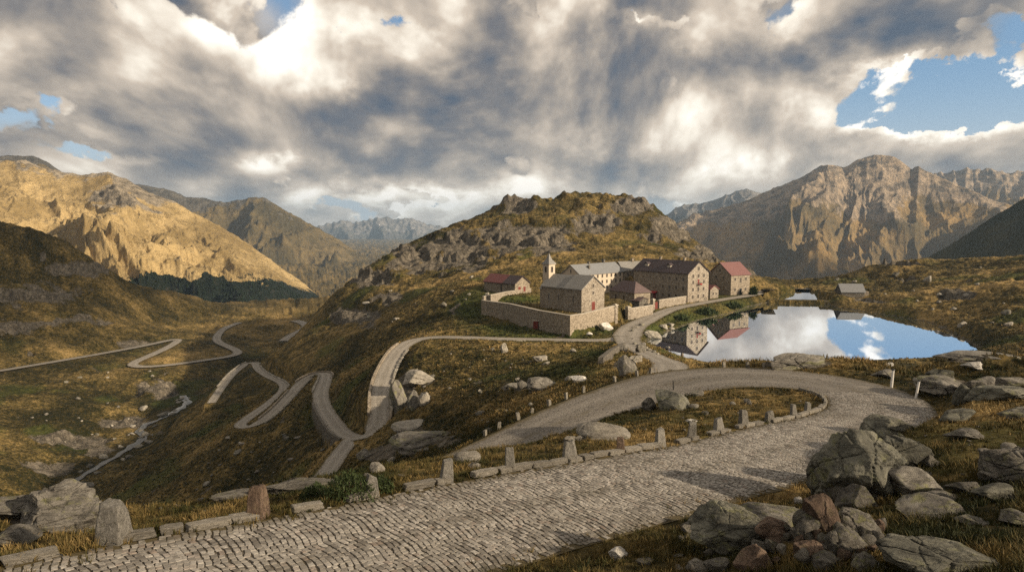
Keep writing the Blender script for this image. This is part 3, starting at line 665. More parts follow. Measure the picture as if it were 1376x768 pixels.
def build_setts():
    V = []; T = []; nrow = 0
    s = 8.0; rows = []
    while s < S_hair+2.0: rows.append(s); s += .175
    rows = np.array(rows)
    px = []; 
    for ri, s0 in enumerate(rows):
        w = float(np.interp(s0, main_road.S, main_road.A[:, 3]))-.02
        o = -w+random.uniform(0, .1)
        while o < w-.06:
            L = random.uniform(.14, .25)
            px.append((s0, o+L/2, min(L, w-o))); o += L
    Q = np.array(px); n = len(Q)
    arcw = 1.75; ph = ((Q[:, 1]+20.3) % arcw)/arcw*2-1
    s = Q[:, 0]+.07*perlin(Q[:, 0]*.9, Q[:, 1]*.9, 14)+.11*(1-ph**2)+RNG.normal(0, .012, n)+.1*perlin(Q[:, 0]*.35, Q[:, 1]*.35, 4)
    slope = -2*.11*ph/(arcw/2)                          # ds/do inside one arc
    half_o = Q[:, 2]/2-.012-RNG.random(n)*.010; half_s = .077-RNG.random(n)*.014
    hh = .008+RNG.random(n)*.009
    # small stones go missing at the ragged outer edge
    edge = np.abs(Q[:, 1])/np.interp(Q[:, 0], main_road.S, main_road.A[:, 3])
    keep = ~((edge > .93+.05*perlin(Q[:, 0]*.8, Q[:, 1], 2)) & (RNG.random(n) < .55))
    Q, s, slope, half_o, half_s, hh = (a[keep] for a in (Q, s, slope, half_o, half_s, hh)); n = len(Q)
    ring = [(-1, -1), (1, -1), (1, 1), (-1, 1)]
    rot = RNG.normal(0, .09, n); tint = RNG.random(n)
    vs = []
    for lev, (k, zz) in enumerate(((1.0, -.05), (1.0, .55), (.86, 1.0))):
        for a, b in ring:
            jo = RNG.normal(0, .011, n); js = RNG.normal(0, .011, n)
            oo = a*half_o*k+jo*(lev == 1); ss = b*half_s*k+js*(lev == 1)
            off = Q[:, 1]+oo-rot*ss; st = s+ss+slope*oo*.85+rot*oo
            x, y, z, w, _ = main_road.at(st, off)
            z = z+.05*(1-(off/w)**2)-.045+(hh*zz+.012*(lev > 0))+RNG.normal(0, .0025, n)*(lev == 2)
            vs.append(np.stack([x, y, z], 1))
    V = np.stack(vs, 1)                                   # n,12,3
    f = []
    for l in (0, 4):
        for i in range(4): f.append((l+i, l+(i+1) % 4, l+4+(i+1) % 4, l+4+i))
    f.append((8, 9, 10, 11))
    Fc = (np.arange(n)[:, None, None]*12+np.array(f)[None]).reshape(-1, 4)
    ae = np.abs(Q[:, 1])/np.interp(Q[:, 0], main_road.S, main_road.A[:, 3])
    wear = np.exp(-((np.abs(Q[:, 1]+.25*perlin(Q[:, 0]*.12, Q[:, 0]*0, 8))-.95)/.38)**2)*(.6+.4*RNG.random(n)); dirt = smooth(.72, 1.0, ae)+.35*np.exp(-(Q[:, 1]/.3)**2)
    o = mesh_np('sett_paving', V.reshape(-1, 3), Fc, M['setts'], False, {'tint': np.repeat(tint, 12), 'wear': np.repeat(wear, 12), 'edge': np.repeat(np.clip(dirt, 0, 1), 12)}, parent=rd_near)
    o['kind'] = 'stuff'
build_setts()

# ------------------------------------------------------------------ rocks
_ico = {}
def ico(sub):
    if sub not in _ico:
        bm = bmesh.new(); bmesh.ops.create_icosphere(bm, subdivisions=sub, radius=1)
        bm.verts.ensure_lookup_table()
        _ico[sub] = (np.array([v.co[:] for v in bm.verts]), np.array([[v.index for v in f.verts] for f in bm.faces])); bm.free()
    return _ico[sub]
def rock_geo(seed, sub=4, np_=16, p=16, rough=.08, box=0.0, faults=0, flat=0.0):
    r = np.random.default_rng(seed); d, f = ico(sub)
    n = r.normal(size=(np_, 3)); n /= np.linalg.norm(n, axis=1)[:, None]; h = r.uniform(.72, 1.05, np_)
    if box:
        b = np.array([[1, 0, 0], [-1, 0, 0], [0, 1, 0], [0, -1, 0], [0, 0, 1], [0, 0, -1.]])+r.normal(0, box, (6, 3)); b /= np.linalg.norm(b, axis=1)[:, None]
        n = np.vstack([b, n*1.0]); h = np.concatenate([np.ones(6), np.full(np_, 1.45)+r.uniform(-.12, .2, np_)])
    q = np.clip(d@n.T, 0, None)/h
    rad = np.minimum((np.power(q, p).sum(1)+1e-9)**(-1/p), 1.8 if box else 1.35)
    v = d*rad[:, None]; sd = seed % 50
    wv = .10*noise3(v, 1.1, sd+2)+.03*noise3(v, 5, sd+4)
    k = 1+rough*1.2*noise3(v, 1.2, sd)+rough*.5*noise3(v, 3.2, sd+7)+rough*.22*noise3(v, 8.5, sd+11)
    if sub > 4: k = k+rough*.12*noise3(v, 21, sd+17)
    for q_ in range(faults):                                   # fracture planes: a groove, and a small step across it
        m = r.normal(size=3)*np.array([1, .7, 1.2 if q_ % 2 else .45]); m /= np.linalg.norm(m)
        t = v@m-r.uniform(-.75, .75)+wv*r.uniform(.5, 1.2)
        gate = smooth(-.25, .15, noise3(v, .9, sd+30+q_))
        k = k-(.075*np.exp(-(t/.022)**2)*gate)+r.uniform(-.05, .05)*np.tanh(t/.012)*gate
    return v*k[:, None], f
ROCKS = {}
def rock_me(kind, i, mat):
    key = (kind, i, mat)
    if key not in ROCKS:
        kw = {'boulder': dict(sub=5, np_=14, p=16, rough=.07, faults=3), 'block': dict(sub=5, np_=12, p=60, rough=.038, faults=2), 'slab': dict(sub=5, np_=13, p=24, rough=.065, faults=4), 'small': dict(sub=3, np_=11, p=14, rough=.09),
              'outcrop': dict(sub=6, np_=24, p=46, rough=.06, faults=18), 'bollard': dict(np_=7, p=26, rough=.035, box=.07), 'kerb': dict(np_=6, p=30, rough=.035, box=.04)}[kind]
        v, f = rock_geo(hash((kind, i)) % 9973 if False else (len(kind)*131+i*17+ord(kind[0])*7), **kw)
        me = mesh_np(kind, v, f, M[mat], kind in ('boulder', 'kerb', 'bollard', 'small'), link=False)
        ROCKS[key] = me
    return ROCKS[key]
def rock_obj(name, me, loc, dim, rot=(0, 0, 0), label=None, cat='boulder', group=None):
    o = bpy.data.objects.new(name, me); COL.objects.link(o)
    o.location = loc; o.scale = dim; o.rotation_euler = rot
    return tag(o, label, cat, group)
cnt = [0]
def boulder(px, py, w, h, mat, kind, label, name='boulder', dep=.85, sink=.3, group=None, tilt=.25, lift=0.0, d=None, si=None):
    """px,py: middle of the foot; w,h: seen width and height in photo pixels"""
    q = hit(px, py)
    if q is None: return None
    x, y, z, dd = q
    cnt[0] += 1; r = random.Random(cnt[0]*7+3)
    W = w*dd/F/2*1.04; D_ = W*dep
    phi = math.atan2(CZ-z, dd); seen = h*dd/F
    D_ = min(D_, seen*.42/max(.05, math.sin(phi)))
    hz = max(seen*.45, (seen-D_*1.15*math.sin(phi))/math.cos(phi))/(2-sink*2)*1.02
    s = D_/dd*.9
    o = rock_obj(name, rock_me(kind, (cnt[0] % 6 if kind != 'outcrop' else cnt[0]) if si is None else si, mat), (x*(1+s), y*(1+s), max(z, gz(x*(1+s), y*(1+s))*.5+z*.5)+hz*(1-2*sink)+lift), (W, D_, hz),
                 (r.uniform(-tilt, tilt)*.6, r.uniform(-tilt, tilt)*.6, r.uniform(-.5, .5)), label, 'boulder' if kind != 'outcrop' else 'rock outcrop', group)
    return o

B = boulder
# -- right of the near road
B(1154, 672, 112, 92, 'rock_lichen', 'outcrop', 'huge dark lichened outcrop bulging over the right edge of the cobbled road', 'rock_outcrop', .8, .2, si=60)
B(1200, 640, 70, 56, 'rock_lichen', 'outcrop', 'squarish yellow lichened block against the right flank of the huge outcrop', 'rock_outcrop', .8, .2)
B(1125, 674, 44, 40, 'rock', 'block', 'brown angular block at the left foot of the huge outcrop')
B(1150, 684, 40, 30, 'rock', 'block', 'dark cracked block at the front foot of the huge outcrop')
B(1185, 592, 60, 28, 'rock_lichen', 'slab', 'mossy slab capping the huge outcrop beside the grass', tilt=.15)
B(1228, 668, 64, 34, 'rock', 'boulder', 'rounded brown boulder standing behind a flatter one in the right meadow')
B(1250, 694, 74, 24, 'rock', 'slab', 'flat smooth slab just in front of the rounded brown boulder', tilt=.12)
B(1266, 676, 40, 12, 'rock', 'slab', 'thin dark slab right of the rounded brown boulder', tilt=.1)
B(1298, 662, 32, 13, 'rock', 'slab', 'low grey slab alone in dark grass left of the lichened right-hand stone')
B(1338, 674, 44, 20, 'rock_lichen', 'boulder', 'lichened grey boulder below the layered ledge at the right edge')
B(1362, 652, 76, 46, 'rock', 'outcrop', 'layered dark ledge of rock cut off by the right picture edge', 'rock_outcrop', .8, .2)
B(1174, 655, 19, 11, 'rock', 'block', 'small angular grey stone under the huge outcrop')
B(1179, 672, 20, 11, 'rock', 'boulder', 'small round grey stone in grass below the huge outcrop')
B(1286, 567, 36, 14, 'rock_lichen', 'boulder', 'spotted grey boulder on the golden grass rise')
B(1296, 590, 36, 12, 'rock', 'slab', 'half buried brown slab below the spotted grey boulder', tilt=.1)
B(1366, 564, 30, 14, 'rock', 'boulder', 'blue grey boulder on the grass rise at the right edge')
B(1366, 706, 42, 16, 'rock', 'slab', 'broad pale grey slab at the right edge above the dark grass')
B(1303, 705, 30, 10, 'rock', 'slab', 'low brown slab in grass below the flat smooth slab')
B(1250, 627, 16, 12, 'rock_pale', 'boulder', 'small tan stone right of the yellow lichened block')
B(1356, 605, 12, 8, 'rock_pale', 'small', 'small white stone above the layered ledge')
# -- stone pile by the road
B(980, 746, 88, 54, 'rock_lichen', 'outcrop', 'massive lichen mottled slab at the left of the roadside rock pile', 'rock_outcrop', .75, .18)
B(1048, 710, 74, 30, 'rock', 'slab', 'broad pale slab along the top of the roadside rock pile', tilt=.15)
B(1102, 718, 36, 46, 'rock_rust', 'block', 'upright reddish brown block crowning the roadside rock pile', lift=.12)
B(1084, 722, 30, 31, 'rock', 'block', 'dark grey block leaning on the upright reddish one')
B(1040, 728, 48, 26, 'rock_rust', 'block', 'brown wedge between the mottled slab and the dark grey block', lift=.05)
B(1146, 724, 50, 28, 'rock', 'slab', 'long tilted grey slab at the right end of the rock pile', lift=.05)
B(1136, 742, 36, 28, 'rock', 'block', 'pale grey block below the long tilted slab')
B(1016, 768, 44, 34, 'rock_rust', 'block', 'rust coloured boulder in the front row of the rock pile')
B(1090, 760, 36, 34, 'rock_rust', 'block', 'orange brown pointed stone in the middle of the rock pile')
B(1106, 772, 32, 28, 'rock', 'block', 'slanting grey wedge at the front of the rock pile')
B(1164, 774, 42, 26, 'rock', 'boulder', 'round grey boulder at the front right of the rock pile')
B(1256, 782, 150, 54, 'rock_lichen', 'outcrop', 'wide yellow green lichened slab in the bottom right foreground', 'rock_outcrop', .7, .2)
B(936, 772, 28, 20, 'rock_pale', 'block', 'tan cornered stone at the left foot of the rock pile')
B(964, 770, 34, 20, 'rock', 'boulder', 'squat brown stone beside the tan cornered stone')
B(931, 721, 26, 16, 'rock_pale', 'block', 'pale stone at the road edge left of the mottled slab')
B(832, 752, 26, 17, 'rock_white', 'boulder', 'smooth white stone lying in dark grass at the bottom edge of the road')
B(870, 757, 24, 8, 'rock', 'slab', 'flat grey stone right of the smooth white stone', tilt=.05)
B(1073, 676, 9, 8, 'rock_white', 'small', 'tiny bright white stone in grass above the rock pile')
B(1084, 726, 11, 9, 'rock_white', 'small', 'small bright white stone among the blocks of the rock pile', lift=.1)
r_ = random.Random(5)
for i in range(84):
    px = r_.uniform(1015, 1185); py = r_.uniform(712, 766)
    if py < 735 and px < 1040: px += 60
    s = r_.uniform(7, 19)
    B(px, py, s, s*r_.uniform(.7, 1.1), r_.choice(['rock', 'rock', 'rock_pale', 'rock_rust']), r_.choice(['block', 'block', 'small']), 'loose angular stone filling the gaps of the roadside rock pile', 'stone', .9, .2, 'loose stones of the rock pile', .9, r_.uniform(.02, .12))
for i in range(14):
    B(r_.uniform(905, 960), r_.uniform(705, 768), r_.uniform(7, 15), r_.uniform(5, 10), r_.choice(['rock', 'rock_pale']), 'small', 'small stone at the ragged road edge left of the rock pile', 'stone', .9, .3, 'small stones at the road edge')
# -- knoll at the marker posts
B(1306, 484, 66, 10, 'rock', 'slab', 'long smooth rock hump against the lake tip', tilt=.04)
B(1264, 531, 62, 24, 'rock', 'outcrop', 'dark craggy outcrop right of the two white marker posts', 'rock_outcrop', .8, .2)
B(1264, 510, 24, 12, 'rock_lichen', 'boulder', 'rounded lichened stone above the dark craggy outcrop')
B(1308, 497, 20, 7, 'rock_white', 'slab', 'flat white slab on the knoll behind the marker posts', tilt=.05)
B(1320, 528, 28, 19, 'rock', 'boulder', 'tall smooth boulder in the middle of the knoll')
B(1355, 523, 34, 15, 'rock', 'boulder', 'grey boulder at the right end of the knoll')
B(1332, 539, 50, 19, 'rock_lichen', 'slab', 'pale topped slab at the foot of the knoll')
B(1294, 543, 22, 20, 'rock_lichen', 'boulder', 'brown mossy boulder between the crag and the pale topped slab')
B(1194, 493, 11, 5, 'rock_white', 'small', 'little white stone near the lake above the first marker post')
B(1188, 507, 22, 9, 'rock', 'slab', 'low brown rock left of the first marker post', tilt=.05)
B(1076, 495, 70, 17, 'rock', 'outcrop', 'long craggy rock on the verge between road bend and lake', 'rock_outcrop', .6, .2)
# -- island inside the bend
B(905, 550, 47, 27, 'rock_lichen', 'block', 'big split faced boulder inside the bend of the road', tilt=.1)
B(873, 551, 19, 16, 'rock', 'boulder', 'dark knobbly boulder left of the big split faced one')
B(938, 531, 18, 7, 'rock_pale', 'slab', 'pale flat stone behind the big split faced boulder', tilt=.05)
B(933, 549, 11, 7, 'rock_pale', 'small', 'small pale stone right of the big split faced boulder')
B(808, 592, 56, 24, 'rock_pale', 'block', 'broad cream boulder on the verge below the far road leg', tilt=.1)
B(781, 593, 16, 10, 'rock_pale', 'boulder', 'small cream boulder tucked against the broad one')
B(1005, 543, 10, 8, 'rock', 'block', 'small grey block in the grass of the island')
B(928, 567, 14, 4, 'rock_white', 'slab', 'flat white stone in the island grass near the kerb', tilt=.03)
B(985, 544, 8, 5, 'rock_pale', 'small', 'small pale stone left of the grey block on the island')
B(948, 557, 8, 5, 'rock', 'small', 'small round stone in the middle of the island')
# -- verge at the left
B(88, 716, 92, 46, 'rock', 'outcrop', 'rounded tan outcrop above the kerb in the lower left corner', 'rock_outcrop', .8, .25)
B(24, 700, 64, 26, 'rock', 'outcrop', 'grassy brown outcrop at the left picture edge', 'rock_outcrop', .8, .25)
B(26, 732, 52, 20, 'rock', 'slab', 'grey slab at the left edge below the grassy outcrop', tilt=.1)
B(404, 660, 100, 17, 'rock', 'outcrop', 'long pale ledge of rock along the verge behind the bollards', tilt=.04, dep=.35)
B(322, 668, 52, 10, 'rock', 'slab', 'flat grey ledge behind the reddish bollard', tilt=.04, dep=.5)
B(638, 632, 14, 11, 'rock_pale', 'boulder', 'rounded cream stone on the verge right of the wide bollard')
B(648, 637, 10, 6, 'rock_pale', 'small', 'small cream stone beside the rounded cream one')
B(632, 620, 34, 15, 'rock_pale', 'slab', 'pale sloping rock at the lower end of the far road leg', tilt=.1)
# -- slope between the roads
B(559, 521, 40, 20, 'rock_pale', 'slab', 'pale sloping slab right of the steep straight of the hairpin road', tilt=.1)
B(538, 551, 22, 36, 'rock', 'boulder', 'steep dark rock face beside the steep straight of the hairpin road')
B(556, 551, 21, 24, 'rock', 'boulder', 'rounded grey rock right of the steep dark rock face')
B(570, 545, 13, 17, 'rock_pale', 'boulder', 'narrow pale rock rightmost below the sloping slab')
B(566, 606, 78, 28, 'rock', 'slab', 'long whaleback of bare rock below the lower hairpin', tilt=.08)
B(556, 577, 44, 14, 'rock_pale', 'slab', 'light streak of rock running right from the lower hairpin', tilt=.06)
B(508, 634, 22, 12, 'rock_pale', 'block', 'square pale block below the lower hairpin')
B(526, 622, 10, 8, 'rock_pale', 'small', 'pale stone between the square block and the whaleback')
B(490, 618, 24, 14, 'rock', 'boulder', 'dark boulder at the outer edge of the lower hairpin')
B(725, 526, 42, 16, 'rock', 'slab', 'grey hump of rock in the dark meadow hollow')
B(702, 523, 14, 11, 'rock', 'block', 'dark stone at the left end of the grey hump')
B(727, 486, 18, 9, 'rock_pale', 'boulder', 'pale grey boulder alone in the meadow below the road')
B(779, 513, 22, 10, 'rock_white', 'block', 'white faced stone near the culvert ditch')
B(678, 474, 10, 12, 'rock_pale', 'boulder', 'upright pale boulder just under the level road')
B(697, 520, 24, 6, 'rock_pale', 'slab', 'thin pale slab in the dark hollow', tilt=.05)
# -- at the fork below the chapel
B(854, 488, 17, 10, 'rock_pale', 'boulder', 'cream rounded boulder at the fork above the stone arch')
B(842, 505, 22, 24, 'rock', 'block', 'stacked grey rock under the cream boulder at the fork')
B(862, 474, 15, 14, 'rock', 'boulder', 'dark boulder with a pale spot beside the fork')
B(838, 473, 14, 11, 'rock', 'block', 'dark boulder at the top of the sloping parapet')
B(815, 443, 18, 9, 'rock_white', 'boulder', 'white boulder under the chapel terrace wall beside the gate')
B(793, 450, 8, 4, 'rock_white', 'small', 'little white stone on the grass below the wall corner')
B(874, 455, 23, 9, 'rock_pale', 'slab', 'long pale slab on the lake shore by the fork', tilt=.05)
B(891, 441, 13, 5, 'rock_pale', 'slab', 'pale slab on the bank right of the long shore slab', tilt=.05)
B(901, 438, 8, 4, 'rock_pale', 'small', 'upper of two small pale bank stones right of the slabs')
B(902, 443, 8, 4, 'rock_pale', 'small', 'lower of two small pale bank stones right of the slabs')
for i, (px, py) in enumerate([(849, 447), (849, 452), (850, 458), (853, 463), (858, 466), (863, 468.5), (868, 470.5), (873, 472), (879, 474.5), (884, 477), (854, 442), (861, 439)]):
    B(px, py, r_.uniform(5, 9), r_.uniform(3.5, 5), r_.choice(['rock_pale', 'rock']), 'small', 'rounded edge stone lining the gravel road at the lake corner', 'edge_stone', .8, .2, 'edge stones at the lake corner')
# -- small stones scattered on the slopes
def scatter(n, zone, smin, smax, label, group, mats=('rock_pale', 'rock', 'rock'), seed=1):
    q = random.Random(seed); k = 0
    for _ in range(n*6):
        if k >= n: break
        px, py = zone(q); h = hit(px, py)
        if h is None or sample(RM, h[0], h[1]) < .6: continue
        s = (q.uniform(0, 1)**2.6*(smax-smin)+smin)*.85
        B(px, py, s, s*q.uniform(.45, .75), q.choice(mats), q.choice(['small', 'small', 'boulder']), label, 'stone', .9, .3, group); k += 1
def para(a, b, c_, d_):
    def f(q):
        u, v = q.random(), q.random()
        return ((a[0]*(1-u)+b[0]*u)*(1-v)+(d_[0]*(1-u)+c_[0]*u)*v, (a[1]*(1-u)+b[1]*u)*(1-v)+(d_[1]*(1-u)+c_[1]*u)*v)
    return f
scatter(30, para((300, 590), (430, 575), (440, 640), (250, 670)), 3, 10, 'small pale stone strewn on the steep slope above the stream', 'stones on the slope above the stream', seed=3)
scatter(32, para((545, 470), (800, 466), (770, 520), (560, 540)), 3, 10, 'small stone in the meadow between the hairpin road and the chapel', 'stones in the meadow below the chapel', seed=4)
scatter(26, para((530, 560), (720, 545), (640, 596), (520, 616)), 3, 13, 'small stone on the slope under the far leg of the cobbled road', 'stones under the far road leg', seed=5)
scatter(20, para((1110, 372), (1376, 355), (1376, 460), (1180, 415)), 3, 12, 'pale stone dotting the meadow hill beyond the lake', 'stones on the hill beyond the lake', ('rock_pale', 'rock'), seed=6)
scatter(22, para((10, 500), (260, 490), (200, 560), (10, 640)), 3, 12, 'grey stone lying on the dark valley side left of the stream', 'stones left of the stream', ('rock', 'rock_pale'), seed=7)
scatter(18, para((470, 400), (700, 360), (640, 420), (460, 450)), 3, 10, 'stone scattered on the flank of the hill left of the barn', 'stones on the hill flank', ('rock', 'rock_pale'), seed=8)
scatter(16, para((890, 450), (1040, 404), (1040, 406), (890, 452)), 3, 6, 'small shore stone along the green bank below the hospice', 'stones along the lake bank', ('rock_pale', 'rock'), seed=9)
scatter(12, para((1190, 560), (1376, 560), (1376, 640), (1230, 660)), 4, 9, 'little stone hidden in the grass right of the huge outcrop', 'stones in the right meadow', ('rock_pale', 'rock'), seed=10)
scatter(12, para((860, 560), (1090, 530), (1060, 552), (870, 590)), 3, 7, 'little stone in the grass of the island inside the bend', 'stones on the island', ('rock_pale', 'rock'), seed=12)
scatter(12, para((130, 690), (560, 628), (600, 640), (180, 715)), 4, 10, 'little stone in the verge grass behind the kerb', 'stones on the near verge', ('rock_pale', 'rock'), seed=13)

q9 = random.Random(77)
for i in range(44):                                        # boulders in and beside the stream bed
    k = q9.randrange(4, stream.n-4); a = stream.A[k]; o_ = q9.gauss(0, 3.2); x, y = a[0]+stream.N[k, 0]*o_, a[1]+stream.N[k, 1]*o_
    sz = q9.uniform(.5, 1.9); rock_obj('stone', rock_me(q9.choice(['small', 'boulder']), i % 6, q9.choice(['rock', 'rock_pale', 'rock'])), (x, y, gz(x, y)+sz*.15), (sz, sz*.8, sz*.55), (q9.uniform(-.3, .3), q9.uniform(-.3, .3), q9.uniform(0, 6)), 'water worn stone in the bed of the valley stream', 'stone', 'stones in the stream bed')
# ------------------------------------------------------------------ kerbs, bollards, posts
def slabs_along(path, S0, S1, side, off, name, label, group, mat, Lr=(.9, 1.7), wd=.2, hh=.13, gap=.0, skip=0):
    s = S0; i = 0; q = random.Random(int(S0*10)+side)
    while s < S1:
        L = q.uniform(*Lr); s2 = s+L/2
        if q.random() >= skip:
            w = float(np.interp(s2, path.S, path.A[:, 3])); x, y, z, _, hd = path.at(s2, side*(w+off+q.uniform(-.04, .04)))
            dz = np.interp(s2+L/2, path.S, path.A[:, 2])-np.interp(s2-L/2, path.S, path.A[:, 2])
            tag(rock_obj(name, rock_me('kerb', i % 5, mat), (x, y, z+hh*.3+q.uniform(-.03, .03)), (L/2*1.02, wd*q.uniform(.85, 1.15), hh), (q.uniform(-.06, .06), -math.atan2(dz, L)+q.uniform(-.03, .03), hd+q.uniform(-.04, .04)), label, 'kerb', group), kind='thing')
        s += L+gap; i += 1
Sof = lambda px, py: float(main_road.S[np.argmin(np.hypot(*(np.array(hit(px, py)[:2])[:, None]-main_road.A[:, :2].T)))])
S_a = Sof(-20, 757)-2; S_b = Sof(1122, 548)
slabs_along(main_road, S_a, S_b, 1, .22, 'kerb_slab', 'worn granite kerb slab edging the cobbled road along its bollards', 'kerb slabs along the bollards', 'kerb', (.5, 1.15), .18, .1, .08, .24)
slabs_along(main_road, S_b, S_b+9, 1, .12, 'kerb_slab', 'pale narrow kerb stone rounding the tip of the island', 'kerb stones at the island tip', 'rock_pale', (.7, 1.2), .12, .12, .0)
S_c = Sof(885, 541); S_d = Sof(806, 573)
slabs_along(main_road, S_c, S_d, 1, .1, 'kerb_slab', 'pale straight kerb stone on the inner side of the far road leg', 'kerb stones inside the far leg', 'rock_pale', (1., 1.6), .1, .1, .0)
S_e = Sof(1040, 501); S_f = Sof(622, 619)
slabs_along(main_road, S_e, S_f, -1, .35, 'edge_stone', 'low rough stone lining the outer edge of the far road leg', 'edge stones outside the far leg', 'rock_pale', (1.2, 2.4), .2, .16, .5, .1)
def Sp(px, py, H): p = pt(px, py, H); return float(pass_road.S[np.argmin(np.hypot(pass_road.A[:, 0]-p[0], pass_road.A[:, 1]-p[1]))])
slabs_along(pass_road, Sp(535, 470, 36.3), Sp(500, 580, 46.3), 1, .1, 'edge_stone', 'low pale stone edging the right side of the steep straight', 'edge stones of the steep straight', 'rock_pale', (2.2, 4.0), .3, .3, .5, .1)
slabs_along(pass_road, Sp(430, 527, 53.4), Sp(348, 568, 62), 1, .1, 'edge_stone', 'low pale stone edging the inner side of the middle hairpin loop', 'edge stones of the middle loop', 'rock_pale', (2.5, 4.5), .35, .32, .6, .1)
slabs_along(pass_road, Sp(362, 541, 66.3), Sp(300, 517, 75.2), -1, .1, 'edge_stone', 'low stone edging the last visible hairpin loop', 'edge stones of the last loop', 'rock_pale', (3, 5.), .4, .35, .6, .1)
slabs_along(pass_road, Sp(800, 457, 33.7), Sp(582, 453, 34.6), 1, .1, 'edge_stone', 'low pale stone edging the level road below the chapel', 'edge stones of the level road', 'rock_pale', (2.5, 5.), .22, .2, 1.5, .2)
bol = [(170, 733, 44, 34, 'granite', 'dark tapering granite bollard leftmost on the kerb'), (352, 702, 37, 24, 'rock_rust', 'reddish granite bollard second from the left on the kerb'),
       (495, 671, 25, 18, 'granite', 'short pale bollard in front of the dark green shrub'), (605, 655, 27, 18, 'granite', 'wide grey bollard with an orange edge left of the cream stones'),
       (696, 639, 29, 15, 'granite', 'tall slim round topped bollard left of the double one'), (770, 623, 26, 19, 'granite', 'stout bollard with a pale stone resting behind its head'),
       (834, 607, 17, 12, 'rock_rust', 'small reddish bollard half hidden by grass'), (892, 602, 21, 13, 'granite', 'tapering grey bollard just right of the reddish half hidden one'),
       (939, 592, 19, 12, 'granite', 'dark narrow bollard below the big split faced boulder'), (979, 584, 17, 12, 'granite', 'leaning wedge shaped bollard right of the dark narrow one'),
       (1015, 577, 20, 11, 'granite', 'tall square bollard in the middle of the island kerb'), (1046, 570, 12, 11, 'granite', 'squat round headed bollard right of the tall square one'),
       (1073.5, 563, 15, 8, 'granite', 'slim bollard next to last before the bend'), (1096, 558, 12, 8, 'granite', 'small last bollard before the bend')]
for i, (px, py, h, w, mt, lb) in enumerate(bol):
    x, y, z, d = hit(px, py); 
    s = float(main_road.S[np.argmin(np.hypot(x-main_road.A[:, 0], y-main_road.A[:, 1]))]); ww = float(np.interp(s, main_road.S, main_road.A[:, 3]))
    bx, by, bz, _, hd = main_road.at(s, ww+.32)
    Hm = h*d/F*1.04; Wm = w*d/F
    v, f = rock_geo(300+i*7, 5, 9, 22, .045, .07)
    v = v.copy(); tp = .5+.5*np.clip(v[:, 2], -1, 1); v[:, :2] *= (1.06-.34*tp)[:, None]; v[:, 2] += .12*v[:, 0]*(1 if i % 2 else -1)*tp
    o = mesh_np('bollard', v, f, M[mt], True); o.location = (bx, by, bz+Hm*.40); o.scale = (Wm*.5, Wm*.42, Hm*.62); o.rotation_euler = (random.uniform(-.06, .06), random.uniform(-.08, .08), random.uniform(-.4, .4))
    tag(o, lb, 'bollard', 'granite bollards along the cobbled road')
    if i == 5: rock_obj('stone', rock_me('boulder', 2, 'rock_pale'), (bx+.02, by+.1, bz+Hm*.40+Hm*.6), (.21, .18, .14), (0, .1, .4), 'pale rounded stone lying on top of the stout bollard', 'stone')
guard = [(642, 607), (667, 594), (691.5, 585), (715, 572), (736.5, 561), (758, 552), (777, 540), (796, 532), (829.6, 513), (858, 506), (883, 503), (970, 496), (1002, 495), (1031, 494)]
for i, (px, py) in enumerate(guard):
    x, y, z, d = hit(px, py)
    s = float(main_road.S[np.argmin(np.hypot(x-main_road.A[:, 0], y-main_road.A[:, 1]))]); ww = float(np.interp(s, main_road.S, main_road.A[:, 3]))
    bx, by, bz, _, hd = main_road.at(s, -ww-.45)
    rock_obj('guard_stone', rock_me('bollard', i % 5, 'rock_pale'), (bx, by, bz+random.uniform(.08, .18)), (random.uniform(.11, .16), .13, random.uniform(.24, .36)), (random.uniform(-.1, .1), random.uniform(-.25, .25), random.uniform(0, 1)), 'small pale guard stone standing on the outer edge of the far road leg', 'guard stone', 'guard stones on the far road leg')
def post(px, py, hpx, mat, rad, label, name='marker_post', cap=True, lean=0.0):
    x, y, z, d = hit(px, py); H = hpx*d/F
    e = empty(name, (x, y, z-.1), 0, label, 'post'); e.rotation_euler = (0, lean, 0)
    bm = bmesh.new(); r = bmesh.ops.create_cone(bm, cap_ends=True, segments=12, radius1=rad, radius2=rad*.85, depth=H+.1); bmesh.ops.translate(bm, vec=(0, 0, (H+.1)/2), verts=bm.verts)
    bm_obj('shaft', bm, mat, e)
    if cap:
        bm = bmesh.new(); bmesh.ops.create_cone(bm, cap_ends=True, segments=12, radius1=rad*1.35, radius2=rad*1.1, depth=.09); bmesh.ops.translate(bm, vec=(0, 0, H+.13), verts=bm.verts); bm_obj('post_cap', bm, M['iron'], e)
post(1197.5, 521, 22, M['white'], .11, 'white marker post nearer the lake at the road bend', lean=.06)
post(1230, 536, 22, M['white'], .09, 'white leaning marker post in front of the dark crag', lean=.14)
post(905, 525, 14, M['iron'], .05, 'thin dark snow pole behind the split faced boulder', 'snow_pole', False, -.05)

